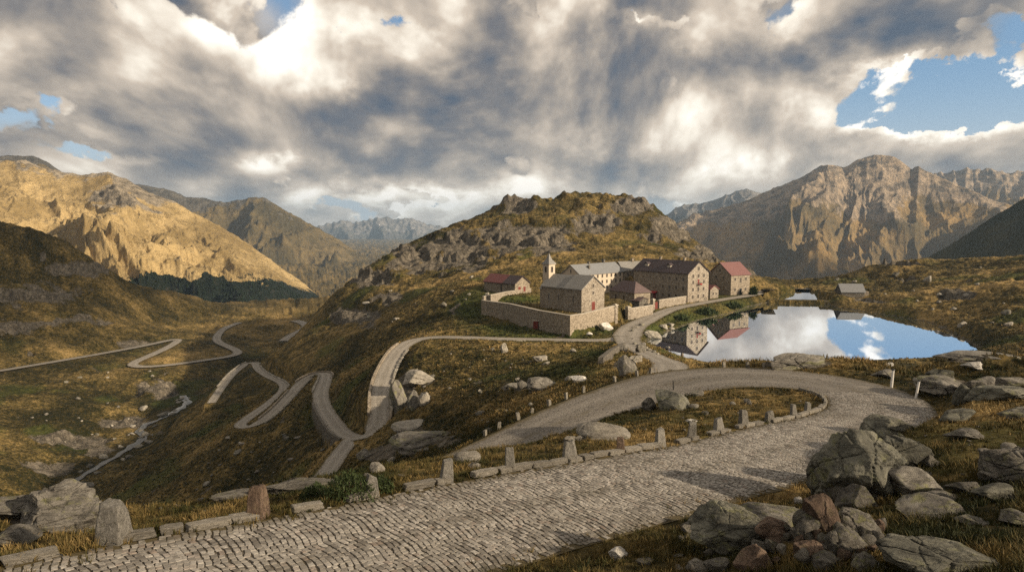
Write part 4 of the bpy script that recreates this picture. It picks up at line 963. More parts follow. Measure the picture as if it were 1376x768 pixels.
# ------------------------------------------------------------------ buildings
def wall_run(name, pts, hts, th, mat, label, base=1.2, cat='wall', cap=True):
    """free-standing wall along plan points; pts (x,y,z foot), hts top z per point"""
    P = np.array(pts, float); n = len(P); T = np.gradient(P[:, :2], axis=0); T /= np.linalg.norm(T, axis=1)[:, None]
    N = np.stack([-T[:, 1], T[:, 0]], 1)
    for i in range(1, n-1):
        a = P[i, :2]-P[i-1, :2]; b = P[i+1, :2]-P[i, :2]; a /= np.linalg.norm(a); b /= np.linalg.norm(b)
        m = np.array([-(a+b)[1], (a+b)[0]]); m /= np.linalg.norm(m); N[i] = m/max(.4, m@np.array([-a[1], a[0]]))
    org = (P[0, 0], P[0, 1], P[0, 2])
    e = empty(name, org, 0, label, cat)
    def strip(th, z0, z1):
        bm = bmesh.new(); rings = []
        for i in range(n):
            x, y = P[i, :2]-P[0, :2]; dx, dy = N[i]*th/2
            rings.append([bm.verts.new((x+dx, y+dy, z0[i])), bm.verts.new((x-dx, y-dy, z0[i])), bm.verts.new((x-dx, y-dy, z1[i])), bm.verts.new((x+dx, y+dy, z1[i]))])
        for a, b in zip(rings, rings[1:]):
            for k in range(4): bm.faces.new([a[k], a[(k+1) % 4], b[(k+1) % 4], b[k]])
        bm.faces.new(rings[0]); bm.faces.new(rings[-1][::-1]); return bm
    z0 = P[:, 2]-org[2]-base; z1 = np.array(hts)-org[2]
    bm_obj('masonry', strip(th, z0, z1), mat, e)
    if cap: bm_obj('coping', strip(th+.16, z1+.002, z1+.16), M['trim'], e)
    return e

class House:
    def __init__(s, name, label, o, ang, cat='building'):
        s.e = empty(name, o, R(ang), label, cat); s.wins = {}
    def walls(s, W, L, h, r, ridge, mat, x0=0, y0=0, base=1.5, name='wall', hip=False, z0=0):
        bm = bmesh.new()
        if hip or r == 0: add_box(bm, x0, x0+W, y0, y0+L, z0-base, h)
        elif ridge == 'v': add_prism(bm, [(x0, z0-base), (x0+W, z0-base), (x0+W, h), (x0+W/2, h+r), (x0, h)], y0, y0+L, 'y')
        else: add_prism(bm, [(y0, z0-base), (y0+L, z0-base), (y0+L, h), (y0+L/2, h+r), (y0, h)], x0, x0+W, 'x')
        return bm_obj(name, bm, mat, s.e)
    def roof(s, W, L, h, r, ridge, mat, x0=0, y0=0, ov=.45, th=.28, name='roof', e0=None, e1=None):
        bm = bmesh.new(); e0 = ov if e0 is None else e0; e1 = ov if e1 is None else e1
        if ridge == 'hip':
            w2 = W/2+ov; k = r/(W/2); zb = h-ov*k+.03
            v = [bm.verts.new(p) for p in ((x0-ov, y0-ov, zb), (x0+W+ov, y0-ov, zb), (x0+W+ov, y0+L+ov, zb), (x0-ov, y0+L+ov, zb), (x0+W/2, y0+W/2, h+r+.05), (x0+W/2, y0+L-W/2, h+r+.05))]
            for f in ((0, 1, 4), (1, 2, 5, 4), (2, 3, 5), (3, 0, 4, 5), (3, 2, 1, 0)): bm.faces.new([v[i] for i in f])
            return bm_obj(name, bm, mat, s.e)
        a = W if ridge == 'v' else L; b0 = x0 if ridge == 'v' else y0
        k = r/(a/2); zo = h-ov*k
        poly = [(b0-ov, zo+.02), (b0+a/2, h+r+.02), (b0+a+ov, zo+.02), (b0+a+ov, zo+.02+th), (b0+a/2, h+r+.02+th), (b0-ov, zo+.02+th)]
        if ridge == 'v': add_prism(bm, poly, y0-e0, y0+L+e1, 'y')
        else: add_prism(bm, poly, x0-e0, x0+W+e1, 'x')
        return bm_obj(name, bm, mat, s.e)
    def opening(s, face, c_, z, w, h, at=0.0, pane=None, name='window', arch=False, frame=True):
        """face 'f' (y = at, looking -y), 'l' (x = at, looking -x), 'r' (x = at, +x)"""
        key = (w, h, name, face, frame, (pane or M['pane']).name)
        me = s.wins.get(key)
        if me is None:
            bm = bmesh.new(); t = .12
            add_box(bm, -w/2, w/2, -.05, .12, 0, h, 0)
            if frame:
                for a in ((-w/2-t, -w/2, -.09, .1, -t, h+t), (w/2, w/2+t, -.09, .1, -t, h+t), (-w/2, w/2, -.09, .1, h, h+t), (-w/2, w/2, -.12, .1, -t, 0)): add_box(bm, *a, 1)
                if name == 'window':
                    add_box(bm, -.03, .03, -.065, -.05, 0, h, 1)
            bmesh.ops.recalc_face_normals(bm, faces=bm.faces); me = bpy.data.meshes.new(name); bm.to_mesh(me); bm.free()
            me.materials.append(pane or M['pane']); me.materials.append(M['trim'] if name == 'window' else M['trim'])
            s.wins[key] = me
        o = bpy.data.objects.new(name, me); COL.objects.link(o); o.parent = s.e
        if face == 'f': o.location = (c_, at, z)
        elif face == 'l': o.location = (at, c_, z); o.rotation_euler = (0, 0, R(-90))
        else: o.location = (at, c_, z); o.rotation_euler = (0, 0, R(90))
        return o
    def box(s, name, mat, *a):
        bm = bmesh.new(); add_box(bm, *a); return bm_obj(name, bm, mat, s.e)
    def chimney(s, x, y, z, w=.9, h=1.6, mat='stone'):
        bm = bmesh.new(); add_box(bm, x-w/2, x+w/2, y-w/2, y+w/2, z-1.5, z+h); add_box(bm, x-w/2-.12, x+w/2+.12, y-w/2-.12, y+w/2+.12, z+h+.002, z+h+.2)
        return bm_obj('chimney', bm, M[mat], s.e)

# chapel
ch = House('chapel', 'stone chapel with grey slate roof and small bell tower inside the walled terrace', pt(781.3, 420.2, 28.8), 41.8, 'chapel')
ch.walls(11.2, 8, 7.6, 3.9, 'v', M['stone_warm']); ch.walls(10.2, 11, 7.55, 3.55, 'v', M['stone'], .5, 8.003)
ch.roof(11.2, 8, 7.6, 3.9, 'v', M['slate'], e1=0.0); ch.roof(10.2, 11, 7.55, 3.9*10.2/11.2+.04, 'v', M['slate'], .5, 8.004, e0=0.0, e1=.2, name='roof')
bm = bmesh.new(); n_ = 7; aps = [(5.6+4.3*math.cos(R(180-i*180/(n_-1))), 19.0+4.3*math.sin(R(i*180/(n_-1)))) for i in range(n_)]
add_prism(bm, aps, -1.5, 6.3, 'z'); bm_obj('apse_wall', bm, M['stone'], ch.e)
bm = bmesh.new(); rim = [bm.verts.new((5.6+(x-5.6)*1.1, 19.003+(y-19)*1.1, 6.25)) for x, y in aps]; top = bm.verts.new((5.6, 19.003, 9.6))
for i in range(n_-1): bm.faces.new([rim[i], rim[i+1], top])
bm.faces.new([rim[-1], rim[0], top]); bm.faces.new(rim[::-1]); bm_obj('apse_roof', bm, M['slate'], ch.e)
for y in (3.6,): ch.opening('l', y, 3.0, .8, 2.3, 0)
for y in (10.8, 15.4): ch.opening('l', y, 3.0, .8, 2.3, .5)
ch.opening('f', 5.6, 7.9, .9, 1.2); ch.opening('f', 5.6, 5.6, .8, 1.1)
d_ = ch.opening('f', 5.7, .05, 1.7, 3.2, 0, M['redwood'], 'door')
ch.box('doorstep', M['trim'], 4.4, 7.0, -1.0, -.1, -1, .12)
for x in (3.9, 7.5): ch.opening('f', x, 3.3, .35, .5, name='niche')
bm = bmesh.new(); add_box(bm, 3.2, 6.2, 18.2, 21.2, 2, 14.6); bm_obj('bell_tower', bm, M['cream'], ch.e)
tw = ch.e.children[-1]
for f, c_, a in (('f', 4.7, 18.2), ('l', 19.7, 3.2)):
    for z in (12.0,): ch.opening(f, c_, z, .9, 1.9, a, name='belfry_opening')
ch.box('tower_cornice', M['trim'], 2.95, 6.45, 17.95, 21.45, 14.602, 14.85)
bm = bmesh.new(); b4 = [bm.verts.new(p) for p in ((2.8, 17.8, 14.86), (6.6, 17.8, 14.86), (6.6, 21.6, 14.86), (2.8, 21.6, 14.86))]; m4 = [bm.verts.new(p) for p in ((3.9, 18.9, 16.3), (5.5, 18.9, 16.3), (5.5, 20.5, 16.3), (3.9, 20.5, 16.3))]; tp = bm.verts.new((4.7, 19.7, 18.6))
for i in range(4): bm.faces.new([b4[i], b4[(i+1) % 4], m4[(i+1) % 4], m4[i]]); bm.faces.new([m4[i], m4[(i+1) % 4], tp])
bm.faces.new(b4[::-1]); sp2 = bm_obj('spire', bm, M['slate'], ch.e)
bm = bmesh.new(); add_box(bm, 4.66, 4.74, 19.66, 19.74, 18.4, 19.7); add_box(bm, 4.4, 5.0, 19.67, 19.73, 19.2, 19.3); bm_obj('cross', bm, M['iron'], ch.e)
# hospice
ho = House('hospice', 'tall stone hospice with dark brown roof and warm lit gable facing the lake', pt(923.8, 406.7, 33), 38.2)
W_, L_, H_, R_ = 14.1, 29.8, 12.3, 4.6
ho.walls(W_, L_, H_, R_, 'v', M['stone_warm']); ho.roof(W_, L_, H_, R_, 'v', M['roof_dark'], ov=.6)
for j, z in enumerate((1.6, 5.2, 8.9)):
    for i in range(8):
        y = 2.3+i*3.6
        if j == 0 and i in (4, 5): continue
        ho.opening('l', y, z, 1.15, 1.6)
ho.opening('l', 17.6, 0, 1.8, 2.9, 0, M['redwood'], 'door')
bm = bmesh.new(); add_prism(bm, [(0, 3.6), (-1.9, 3.0), (-1.9, 2.85), (0, 3.4)], 16.0, 19.2, 'y'); bm_obj('awning', bm, M['flower'], ho.e)
for j, z in enumerate((1.5, 4.6, 7.6, 10.2)):
    for x in ((3.4, 10.7) if j else (3.4, 10.7)): ho.opening('f', x, z, 1.1, 1.5)
    if j in (0, 3): ho.opening('f', 7.05, z, 1.1, 1.6)
ho.opening('f', 7.05, 13.2, 1.2, 1.6); ho.opening('f', 7.05, 4.4, 1.2, 1.9); ho.opening('f', 7.05, 7.4, 1.2, 2.2, 0, M['redwood'], 'balcony_door')
bm = bmesh.new(); add_box(bm, 5.9, 8.2, -1.1, -.1, 7.1, 7.28)
for x in np.arange(5.95, 8.2, .25): add_box(bm, x, x+.05, -1.08, -1.03, 7.28, 8.2)
add_box(bm, 5.9, 8.2, -1.1, -1.02, 8.2, 8.27); bm_obj('balcony', bm, M['iron'], ho.e)
v, f = rock_geo(77, 3, 20, 6, .3); o = mesh_np('flower_box', v*np.array([1.05, .28, .34])+np.array([7.05, -1.2, 7.5]), f, M['flower'], False, parent=ho.e)
for x in (11.4, 12.6): ho.opening('f', x, .4, .6, 1.3)
for y in (12.0, 24.5):
    bm = bmesh.new(); add_box(bm, 2.3, 4.3, y-.9, y+.9, 12.8, 15.1); dm = bm_obj('dormer', bm, M['trim'], ho.e)
    bm = bmesh.new(); add_prism(bm, [(y-1.15, 15.0), (y, 15.75), (y+1.15, 15.0), (y+1.15, 15.15), (y, 15.92), (y-1.15, 15.15)], 2.0, 4.9, 'x'); o = bm_obj('dormer_roof', bm, M['roof_dark'], dm)
for y in (7.5, 20.5): ho.chimney(W_/2, y, H_+R_, .9, 1.2)
ho.opening('l', .9, .1, .9, 2.4, 0, M['redwood'], 'side_door')
# red annex against the hospice gable end
an = House('annex', 'small stone annex with red roof against the hospice', pt(954.0, 401.4, 33), 33.8)
an.walls(5.5, 7, 4.1, 1.6, 'v', M['stone_warm']); an.roof(5.5, 7, 4.1, 1.6, 'v', M['roof_red'], ov=.35); an.opening('f', 2.0, 1.6, .9, 1.2); an.opening('f', 4.0, 1.6, .7, 1.0)
# red roofed house at the right
rh = House('stone_house', 'square stone house with faded red roof at the right end of the hamlet', pt(981.8, 396.8, 32.7), 29.7)
rh.walls(12.2, 13.4, 9.4, 5.1, 'u', M['stone']); rh.roof(12.2, 13.4, 9.4, 5.1, 'u', M['roof_pink'], ov=.5)
for z, xs in ((6.6, (2.6, 9.6)), (5.6, (6.2,)), (1.8, (2.6, 9.6))):
    for x in xs: rh.opening('f', x, z, 1.0, 1.4 if z != 5.6 else 2.3)
rh.opening('f', 6.2, 0, 1.6, 3.0, 0, M['iron'], 'door')
for z, y in ((7.2, 9), (10.4, 6.7), (7.2, 4.4), (3.4, 9)): rh.opening('l', y, z, 1.1, 1.4)
# hip-roofed house
hh_ = House('hipped_house', 'low stone house with mauve brown hipped roof between chapel and hospice', pt(852.3, 412, 32.8), 30.4)
hh_.walls(8.2, 15.6, 5.9, 0, 'hip', M['stone']); hh_.roof(8.2, 15.6, 5.9, 3.6, 'hip', M['roof_mauve'], ov=.6)
hh_.opening('l', 6.5, 2.0, 1.2, 2.1); hh_.opening('l', 11.5, 2.0, 1.2, 2.1); hh_.opening('f', 4.2, 2.6, 1.0, 1.5)
# outbuilding in front of it
ob = House('lean_to_shed', 'low dark stone shed in front of the hipped house', pt(859, 413.5, 32.9), 40)
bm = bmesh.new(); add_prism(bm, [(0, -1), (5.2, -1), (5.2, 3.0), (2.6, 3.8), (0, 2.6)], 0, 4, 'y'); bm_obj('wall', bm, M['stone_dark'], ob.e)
bm = bmesh.new(); add_prism(bm, [(-.3, 2.52), (2.6, 3.82), (5.5, 2.92), (5.5, 3.12), (2.6, 4.02), (-.3, 2.72)], -.3, 4.3, 'y'); bm_obj('roof', bm, M['roof_mauve'], ob.e)
# cream wing and link
wg = House('cream_wing', 'long cream rendered wing with blue grey slate roof behind the chapel', pt(779, 396, 30.5), 46)
wg.walls(32, 10, 8.6, 3.8, 'u', M['cream'], base=3); wg.roof(32, 10, 8.6, 3.8, 'u', M['slate_blue'], ov=.5)
for z in (1.2, 4.0, 6.6):
    for i in range(9): wg.opening('f', 2.4+i*3.4, z, 1.0, 1.4)
wg.opening('l', 5, 9.2, .5, 1.5, name='gable_slit')
wg.chimney(9.5, 2.6, 10.6, .9, 1.3, 'stone_dark'); wg.chimney(12.5, 5, 12.4, .9, 1.0, 'stone_dark'); wg.chimney(24, 5.4, 12.4, 1.2, 1.6, 'stone_dark')
ox, oy, oz = wg.e.location; ca, sa = math.cos(R(46)), math.sin(R(46))
lk = House('link_building', 'stone link with slate roof joining the cream wing to the hospice', (ox+ca*32.3, oy+sa*32.3, 5.2), 20)
lk.walls(14, 10, 9.0, 3.8, 'u', M['stone'], base=3); lk.roof(14, 10, 9.0, 3.8, 'u', M['slate'], ov=.3)
for z in (1.2, 4.4, 6.9):
    for x in (2.2,): lk.opening('f', x, z, 1.0, 1.3)
lk.chimney(7.5, 5, 12.8, 1.1, 1.4)
# barn
ba = House('barn', 'small stone barn with half red half grey roof left of the chapel', pt(692, 394.7, 27.5), 43.7, 'barn')
ba.walls(8.1, 18.2, 3.9, 2.7, 'v', M['stone'], base=2.5); ba.roof(8.1, 7.0, 3.9, 2.7, 'v', M['roof_dark'], e1=0, name='grey_roof'); ba.roof(8.1, 11.2, 3.92, 2.72, 'v', M['roof_red'], y0=7.004, e0=0, name='red_roof')
ba.opening('f', 2.4, .2, 1.5, 2.5, 0, M['redwood'], 'door'); ba.opening('f', 5.2, .6, 1.3, 2.0, 0, M['redwood'], 'door')
ba.box('pilaster', M['stone_dark'], -.35, 0, 7.6, 8.1, -2, 3.5)
# hut across the lake
q = hit(1131, 396); hu = House('stone_hut', 'low hut with dark slate roof on the meadow across the lake', (q[0], q[1], q[2]+.1), -4, 'hut')
hu.walls(10.2, 7, 1.3, 3.2, 'u', M['stone_dark']); hu.roof(10.2, 7, 1.3, 3.2, 'u', M['slate_blue'], ov=.4)
hu.box('side_wall', M['stone'], 10.205, 12.4, 1, 5, -1.5, 1.4)
# walls of the terrace and the courtyards
P_ = lambda *a: pt(*a)
wall_run('terrace_wall', [P_(648, 425.7, 33), P_(685.6, 431.5, 33.2), P_(725, 442.5, 33.3), P_(765.8, 450.5, 33.3), P_(783, 447, 33.3), P_(824, 434.3, 33.4)], [8.9, 8.75, 8.7, 8.65, 8.6, 8.5], .9, M['stone'], 'long high rubble terrace wall curving round the front of the chapel')
wall_run('rear_wall', [P_(649, 404, 27.6), P_(680, 396.5, 27.6), P_(713, 392.5, 27.6)], [9.9, 9.7, 9.9], .7, M['stone_warm'], 'low wall closing the back of the terrace beside the barn', 2.5)
tdoor = pt(720, 442.4, 33.3)
te = House('wall_door', 'small dark doorway at the foot of the terrace wall', (tdoor[0]-.1, tdoor[1]-.5, tdoor[2]-.2), -17, 'door')
te.box('door_leaf', M['redwood'], -.75, .75, -.12, .5, -.6, 2.9); te.box('lintel', M['trim'], -1.0, 1.0, -.16, .5, 2.902, 3.2)
def pier(px, py, H, h, w, label):
    x, y, z = pt(px, py, H); e = empty('gate_pier', (x, y, z), R(40), label, 'gate pier')
    bm = bmesh.new(); add_box(bm, -w/2, w/2, -w/2, w/2, -.8, h); bm_obj('shaft', bm, M['stone_warm'], e)
    bm = bmesh.new(); add_box(bm, -w/2-.15, w/2+.15, -w/2-.15, w/2+.15, h+.002, h+.3); add_box(bm, -w/3, w/3, -w/3, w/3, h+.302, h+.55); bm_obj('pier_cap', bm, M['trim'], e)
pier(826.5, 434, 33.4, 6.0, 1.3, 'tall stone gate pier at the right end of the terrace wall')
pier(843.5, 430, 33.4, 4.4, 1.3, 'stone gate pier at the left end of the courtyard wall')
pier(877, 417.5, 33.2, 4.2, 1.2, 'stone gate pier left of the dark red gate')
wall_run('courtyard_wall', [P_(845.5, 430, 33.4), P_(876, 422.5, 33.2)], [6.6, 6.3], .8, M['stone_warm'], 'short stone courtyard wall between two gate piers')
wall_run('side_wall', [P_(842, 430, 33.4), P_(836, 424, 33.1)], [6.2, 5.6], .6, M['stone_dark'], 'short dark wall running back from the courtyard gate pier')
wall_run('road_wall', [P_(884.5, 414.8, 33.2), P_(900, 411.5, 33.1), P_(921, 407.6, 33)], [6.2, 6.1, 6.0], .8, M['stone_warm'], 'pale stone wall along the road up to the hospice corner')
gx, gy, gzz = pt(881, 415.5, 33.2)
ga = House('gate', 'dark red double gate between pier and road wall', (gx, gy, gzz), 43, 'gate')
ga.box('gate_leaf', M['redwood'], -1.15, -.02, -.06, .06, .05, 2.9); ga.box('gate_leaf', M['redwood'], .02, 1.15, -.06, .06, .05, 2.9); ga.box('gate_rail', M['iron'], -1.2, 1.2, -.1, .1, 2.905, 3.0)
# sloping parapet and retaining walls below the roads
a_, b_, c2 = hit(807, 488), hit(822, 478), hit(838, 469)
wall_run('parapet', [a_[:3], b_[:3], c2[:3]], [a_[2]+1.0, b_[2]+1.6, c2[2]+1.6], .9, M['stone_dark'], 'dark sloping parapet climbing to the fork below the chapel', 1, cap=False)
def retaining(path, S0, S1, side, h, label, mat='stone', off=.1, up=.45):
    s = np.arange(S0, S1, 2.0); w = np.interp(s, path.S, path.A[:, 3]); x, y, z, _, hd = path.at(s, side*(w+off))
    return wall_run('retaining_wall', list(zip(x, y, z-h)), list(z+up), .6, M[mat], label, .8, cap=False)
def S_of(path, px, py, H): p = pt(px, py, H); return float(path.S[np.argmin(np.hypot(path.A[:, 0]-p[0], path.A[:, 1]-p[1]))])
s0, s1 = S_of(pass_road, 470, 588, 48), S_of(pass_road, 432, 540, 52.5)
retaining(pass_road, s0, s1, 1, 5.5, 'tall stone retaining wall under the outer edge of the lower hairpin', 'stone_dark')
s0, s1 = S_of(pass_road, 545, 462, 35.5), S_of(pass_road, 511, 562, 44.5)
retaining(pass_road, s0, s1, -1, .6, 'low stone parapet along the steep straight of the hairpin road', off=.0, up=.5)
s0, s1 = S_of(pass_road, 440, 506, 54.8), S_of(pass_road, 404, 515, 58)
retaining(pass_road, s0, s1, -1, .8, 'low parapet round the second bend of the hairpin road', up=.6)
s0, s1 = S_of(pass_road, 396, 524, 58.5), S_of(pass_road, 350, 566, 61.8)
retaining(pass_road, s0, s1, -1, 1.2, 'low parapet above the third bend of the hairpin road', 'stone', up=.4)
s0, s1 = S_of(pass_road, 510, 550, 43), S_of(pass_road, 500, 580, 46.3)
retaining(pass_road, s0, s1, 1, .6, 'short parapet at the outside of the lower hairpin beside the rocks', up=.7)
# footbridge / weir at the lake inlet
A0 = np.array(pt(1044, 404, 35.3)); A1 = np.array(pt(1104, 405.5, 35.3)); L3 = float(np.hypot(*(A1-A0)[:2]))
fb = empty('footbridge', tuple(A0), math.atan2(*(A1-A0)[1::-1]), 'low weir footbridge with posts across the lake inlet', 'footbridge')
bm = bmesh.new(); add_box(bm, -1, L3+1, -.6, .6, -.2, .15); bm_obj('deck', bm, M['wood'], fb)
bm = bmesh.new(); add_box(bm, -1, L3+1, .2, .5, -1.6, -.203); bm_obj('weir_wall', bm, M['stone_dark'], fb)
for i in range(6):
    bm = bmesh.new(); x = L3*i/5; add_box(bm, x-.09, x+.09, -.62, -.44, -1.5, 1.0); bm_obj('post', bm, M['wood'], fb)

# ------------------------------------------------------------------ grass and shrubs
def blades(n, dmin, dmax, per, hgt, wid, name, label, th=48, seed=1, lushb=0.0):
    r = np.random.default_rng(seed); u = r.uniform(R(-th), R(th), n); v = r.uniform(math.log(dmin), math.log(dmax), n)
    x = np.sin(u)*np.exp(v); y = np.cos(u)*np.exp(v)
    ok = (sample(RM, x, y) > np.where(r.random(n) < .05, -.9, -.12+.5*r.random(n))) & (sample(RKg, x, y)+r.normal(0, .1, n) < .38)
    cl = fbm(x/3.0, y/3.0, 3, 91)*.5+.5
    ok &= r.random(n) < np.clip(.25+1.1*cl, 0, 1)
    x, y = x[ok], y[ok]; n = len(x); z = sample(Zg, x, y); g = sample(GOg, x, y)+.45*fbm(x/2.2, y/2.2, 3, 93)+.05; lu = sample(LUg, x, y); d = np.hypot(x, y)
    N = n*per; rep = lambda a: np.repeat(a, per)
    ang = r.uniform(0, 2*np.pi, N); rad = r.random(N)**.6*rep(hgt*.55*(.6+.8*r.random(n)))
    bx = rep(x)+np.cos(ang)*rad*.55; by = rep(y)+np.sin(ang)*rad*.55; bz = rep(z)-.04
    h = rep(hgt*(.45+.9*cl[ok])*(.7+.6*r.random(n)))*r.uniform(.55, 1.1, N); lean = r.uniform(.15, .75, N); la = ang+r.normal(0, .5, N)
    w = rep(wid*np.maximum(1, d/30.0))*r.uniform(.6, 1.3, N); fa = r.uniform(0, np.pi, N); fx, fy = np.cos(fa)*w, np.sin(fa)*w
    tx, ty, tz = bx+np.cos(la)*h*lean, by+np.sin(la)*h*lean, bz+h*np.sqrt(np.clip(1-lean**2*.6, .1, 1))
    mx, my, mz = bx+np.cos(la)*h*lean*.35, by+np.sin(la)*h*lean*.35, bz+h*.55
    V = np.stack([np.stack([bx-fx, by-fy, bz], 1), np.stack([bx+fx, by+fy, bz], 1), np.stack([mx+fx*.7, my+fy*.7, mz], 1), np.stack([mx-fx*.7, my-fy*.7, mz], 1), np.stack([tx, ty, tz], 1)], 1)
    i = np.arange(N)[:, None]*5
    Fc = np.concatenate([i+np.array([0, 1, 2]), i+np.array([0, 2, 3]), i+np.array([3, 2, 4])], 0)
    tint = np.clip(rep(g*1.0-lu*.45)+r.normal(0, .14, N), 0, 1)
    o = mesh_np(name, V.reshape(-1, 3), Fc, M['grass'], True, {'tint': np.repeat(tint, 5)})
    tag(o, label, 'grass', kind='stuff')
blades(54000, 11, 85, 11, .28, .012, 'grass', 'golden and dark green grass tufts on the near verges')
blades(76000, 70, 300, 5, .55, .016, 'meadow_grass', 'coarse tussock grass on the middle slopes', seed=2)
def shrub(px, py, wpx, hpx, label, n=900, mat='leaf', name='shrub'):
    q = hit(px, py)
    x, y, z, d = q; W = wpx*d/F/2; H = hpx*d/F; r = np.random.default_rng(int(px)); e = empty(name, (x, y, z), 0, label, 'shrub')
    p = r.normal(size=(n, 3)); p /= np.linalg.norm(p, axis=1)[:, None]; p[:, 2] = np.abs(p[:, 2]); p *= (r.random(n)**.35*(1+.3*noise3(p, 1.6, 5)))[:, None]
    p = p*np.array([W, W*.8, H]); s = np.maximum(.02, d/F*1.6)*r.uniform(.6, 1.5, n)
    a = r.normal(size=(n, 3)); a /= np.linalg.norm(a, axis=1)[:, None]; b = np.cross(a, r.normal(size=(n, 3))); b /= np.linalg.norm(b, axis=1)[:, None]
    b[:, 2] = np.abs(b[:, 2])+.4
    V = np.stack([p-a*s[:, None]*.5, p+a*s[:, None]*.5, p+b*s[:, None]*2.2], 1)
    mesh_np('foliage', V.reshape(-1, 3), np.arange(n*3).reshape(-1, 3), M[mat], False, parent=e)
    bm = bmesh.new()
    for k in range(5):
        g = bmesh.ops.create_cone(bm, segments=5, radius1=.03*W, radius2=.012*W, depth=H*.8, cap_ends=True)['verts']; bmesh.ops.translate(bm, vec=((k-2)*W*.2, 0, H*.35), verts=g)
    bm_obj('stem', bm, M['wood'], e)
shrub(470, 668, 76, 34, 'dark green juniper shrub behind the short pale bollard', 2600)
shrub(425, 672, 50, 22, 'low dark green shrub left of the juniper', 1500)
shrub(515, 660, 34, 20, 'small dark shrub right of the juniper', 900)
shrub(1012, 397, 11, 10, 'round dark bush on the lake bank before the red roofed house', 350)
shrub(950, 422, 26, 7, 'long green bush on the lake bank below the hospice', 500)
shrub(985, 414, 22, 6, 'green bush on the lake bank right of the long one', 400)
shrub(915, 430, 22, 6, 'green bush on the lake bank left of the long one', 400)

# ------------------------------------------------------------------ mountains
def efbm(x, y, o, seed):
    s_ = 0; a = 1.0; dx = dy = 0; e = .02
    for i in range(o):
        n = perlin(x, y, seed+i); nx = (perlin(x+e, y, seed+i)-n)/e; ny = (perlin(x, y+e, seed+i)-n)/e
        dx = dx+nx*.8; dy = dy+ny*.8; s_ = s_+a*n/(1+dx*dx+dy*dy); a *= .52
        x, y = 1.6*x-1.2*y+3.1, 1.2*x+1.6*y-7.7
    return s_
def mountain(label, prof, depth, zb, mat, wl, amp, rows=200, cols=420, back=.7, p=1.0, spur=.5, seed=1, jag=.05, forest=None, rockh=(.45, .9), rock_b=0.0, name='mountain'):
    """prof: (px, py, crest distance); depth: how far the front slope runs toward the viewer"""
    Q = np.array([ptd(*a) for a in prof]); th = np.arctan2(Q[:, 0], Q[:, 1]); dc = np.hypot(Q[:, 0], Q[:, 1])
    T = np.linspace(th[0], th[-1], cols); dC = np.interp(T, th, dc); zC = np.interp(T, th, Q[:, 2])
    k = np.ones(7)/7; dC = np.convolve(np.pad(dC, 3, 'edge'), k, 'valid')
    t = np.concatenate([np.linspace(0, 1, int(rows*.78)), np.linspace(1, 1+back, rows-int(rows*.78)+1)[1:]])
    tt = t[:, None]+0*T[None]; d = (dC-depth)[None]+depth*tt
    x, y = np.sin(T)[None]*d, np.cos(T)[None]*d
    ar = T[None]*np.mean(dc)+0*tt; dn = (tt*depth)
    wx = fbm(x/(wl*1.6), y/(wl*1.6), 4, seed+5)*wl*.55
    g1 = ridged((ar+wx)/wl, dn/(wl*2.6)+wx/wl*.3, 6, seed); g2 = ridged((ar+wx*.5)/(wl*.37)+9, dn/(wl*.8), 5, seed+11); g3 = fbm(x/(wl*.9), y/(wl*.9), 6, seed+17); g4 = efbm(x/(wl*1.3), y/(wl*1.3), 8, seed+19)
    front = np.clip(tt, 0, 1)
    shp = front**p
    z = zb+(zC[None]-zb)*shp
    z = np.where(tt > 1, zC[None]-(tt-1)*depth*.75, z)
    wt = np.clip(np.sin(np.pi*np.clip(front, 0, 1)**.8), 0, 1)*.9+.03
    wt = np.where(tt > 1, .5*np.clip((tt-1)*4, 0, 1)+.03, wt)
    wt = wt*np.clip((zC-zb)/(.6*np.max(zC-zb)), .12, 1)[None]
    z = z+amp*wt*((g1-.72)*1.5*spur*2+(g2-.6)*.38+g4*1.0+np.minimum(g3, .1)*.35)
    rm_ = np.clip(.35+1.2*g3+.6*(g2-.5), 0, 1)
    z = z+amp*.15*wt*rm_*(ridged((ar+wx)/(wl*.13), dn/(wl*.2)+g3*.5, 5, seed+29)-.55)
    st = amp*.2; zt = (z+.35*st*fbm(x/(wl*.4), y/(wl*.4), 3, seed+31)+.12*ar)/st; zq = (np.floor(zt)+smooth(.35, .9, zt-np.floor(zt)))*st-(zt*st-z)
    z = z+(zq-z)*rm_*.55*wt
    z = z+amp*jag*(ridged((ar)/(wl*.12), dn/(wl*.3), 4, seed+23)-.5)*smooth(.25, .7, tt)
    # rockiness from height and noise, with gullies rockier
    hrel = (z-zb)/(np.max(zC)-zb); rk = smooth(rockh[0], rockh[1], hrel+.3*g3)+rock_b+(g2-.5)*.6+.5*np.clip(g4, -.4, .6)
    at = {'rock': np.clip(rk, 0, 1).ravel(), 'forest': np.zeros(z.size)}
    if forest:
        if len(forest) > 2:                                    # tree line sinking along the valley; its dark colour covers forest and valley shadow
            fx, fy = proj(x, y, z); fo_ = smooth(-7, 7, fy-np.interp(fx, *forest[2:])+16*g3+9*fbm(x/45, y/45, 4, 9))
        else: fo_ = smooth(forest[1], forest[0], front+.2*g3)
        at['forest'] = np.clip(fo_, 0, 1).ravel()
    o = mesh_np(name, np.stack([x, y, z], -1).reshape(-1, 3), grid_faces(len(t), cols)[:, ::-1], mat, True, at)
    tag(o, label, 'mountain', kind='structure')
    return x, y, z, at['forest'].reshape(z.shape), tt
m_gold = mat_mountain('golden_slope', (.52, .385, .185), (.27, .195, .085), (.13, .113, .088), (.38, .32, .235), (.013, .018, .011), 1.4, 12)
m_ridge = mat_mountain('dim_ridge', (.2, .15, .07), (.085, .07, .035), (.075, .07, .06), (.15, .135, .11), (.018, .026, .014), 1.0, 14)
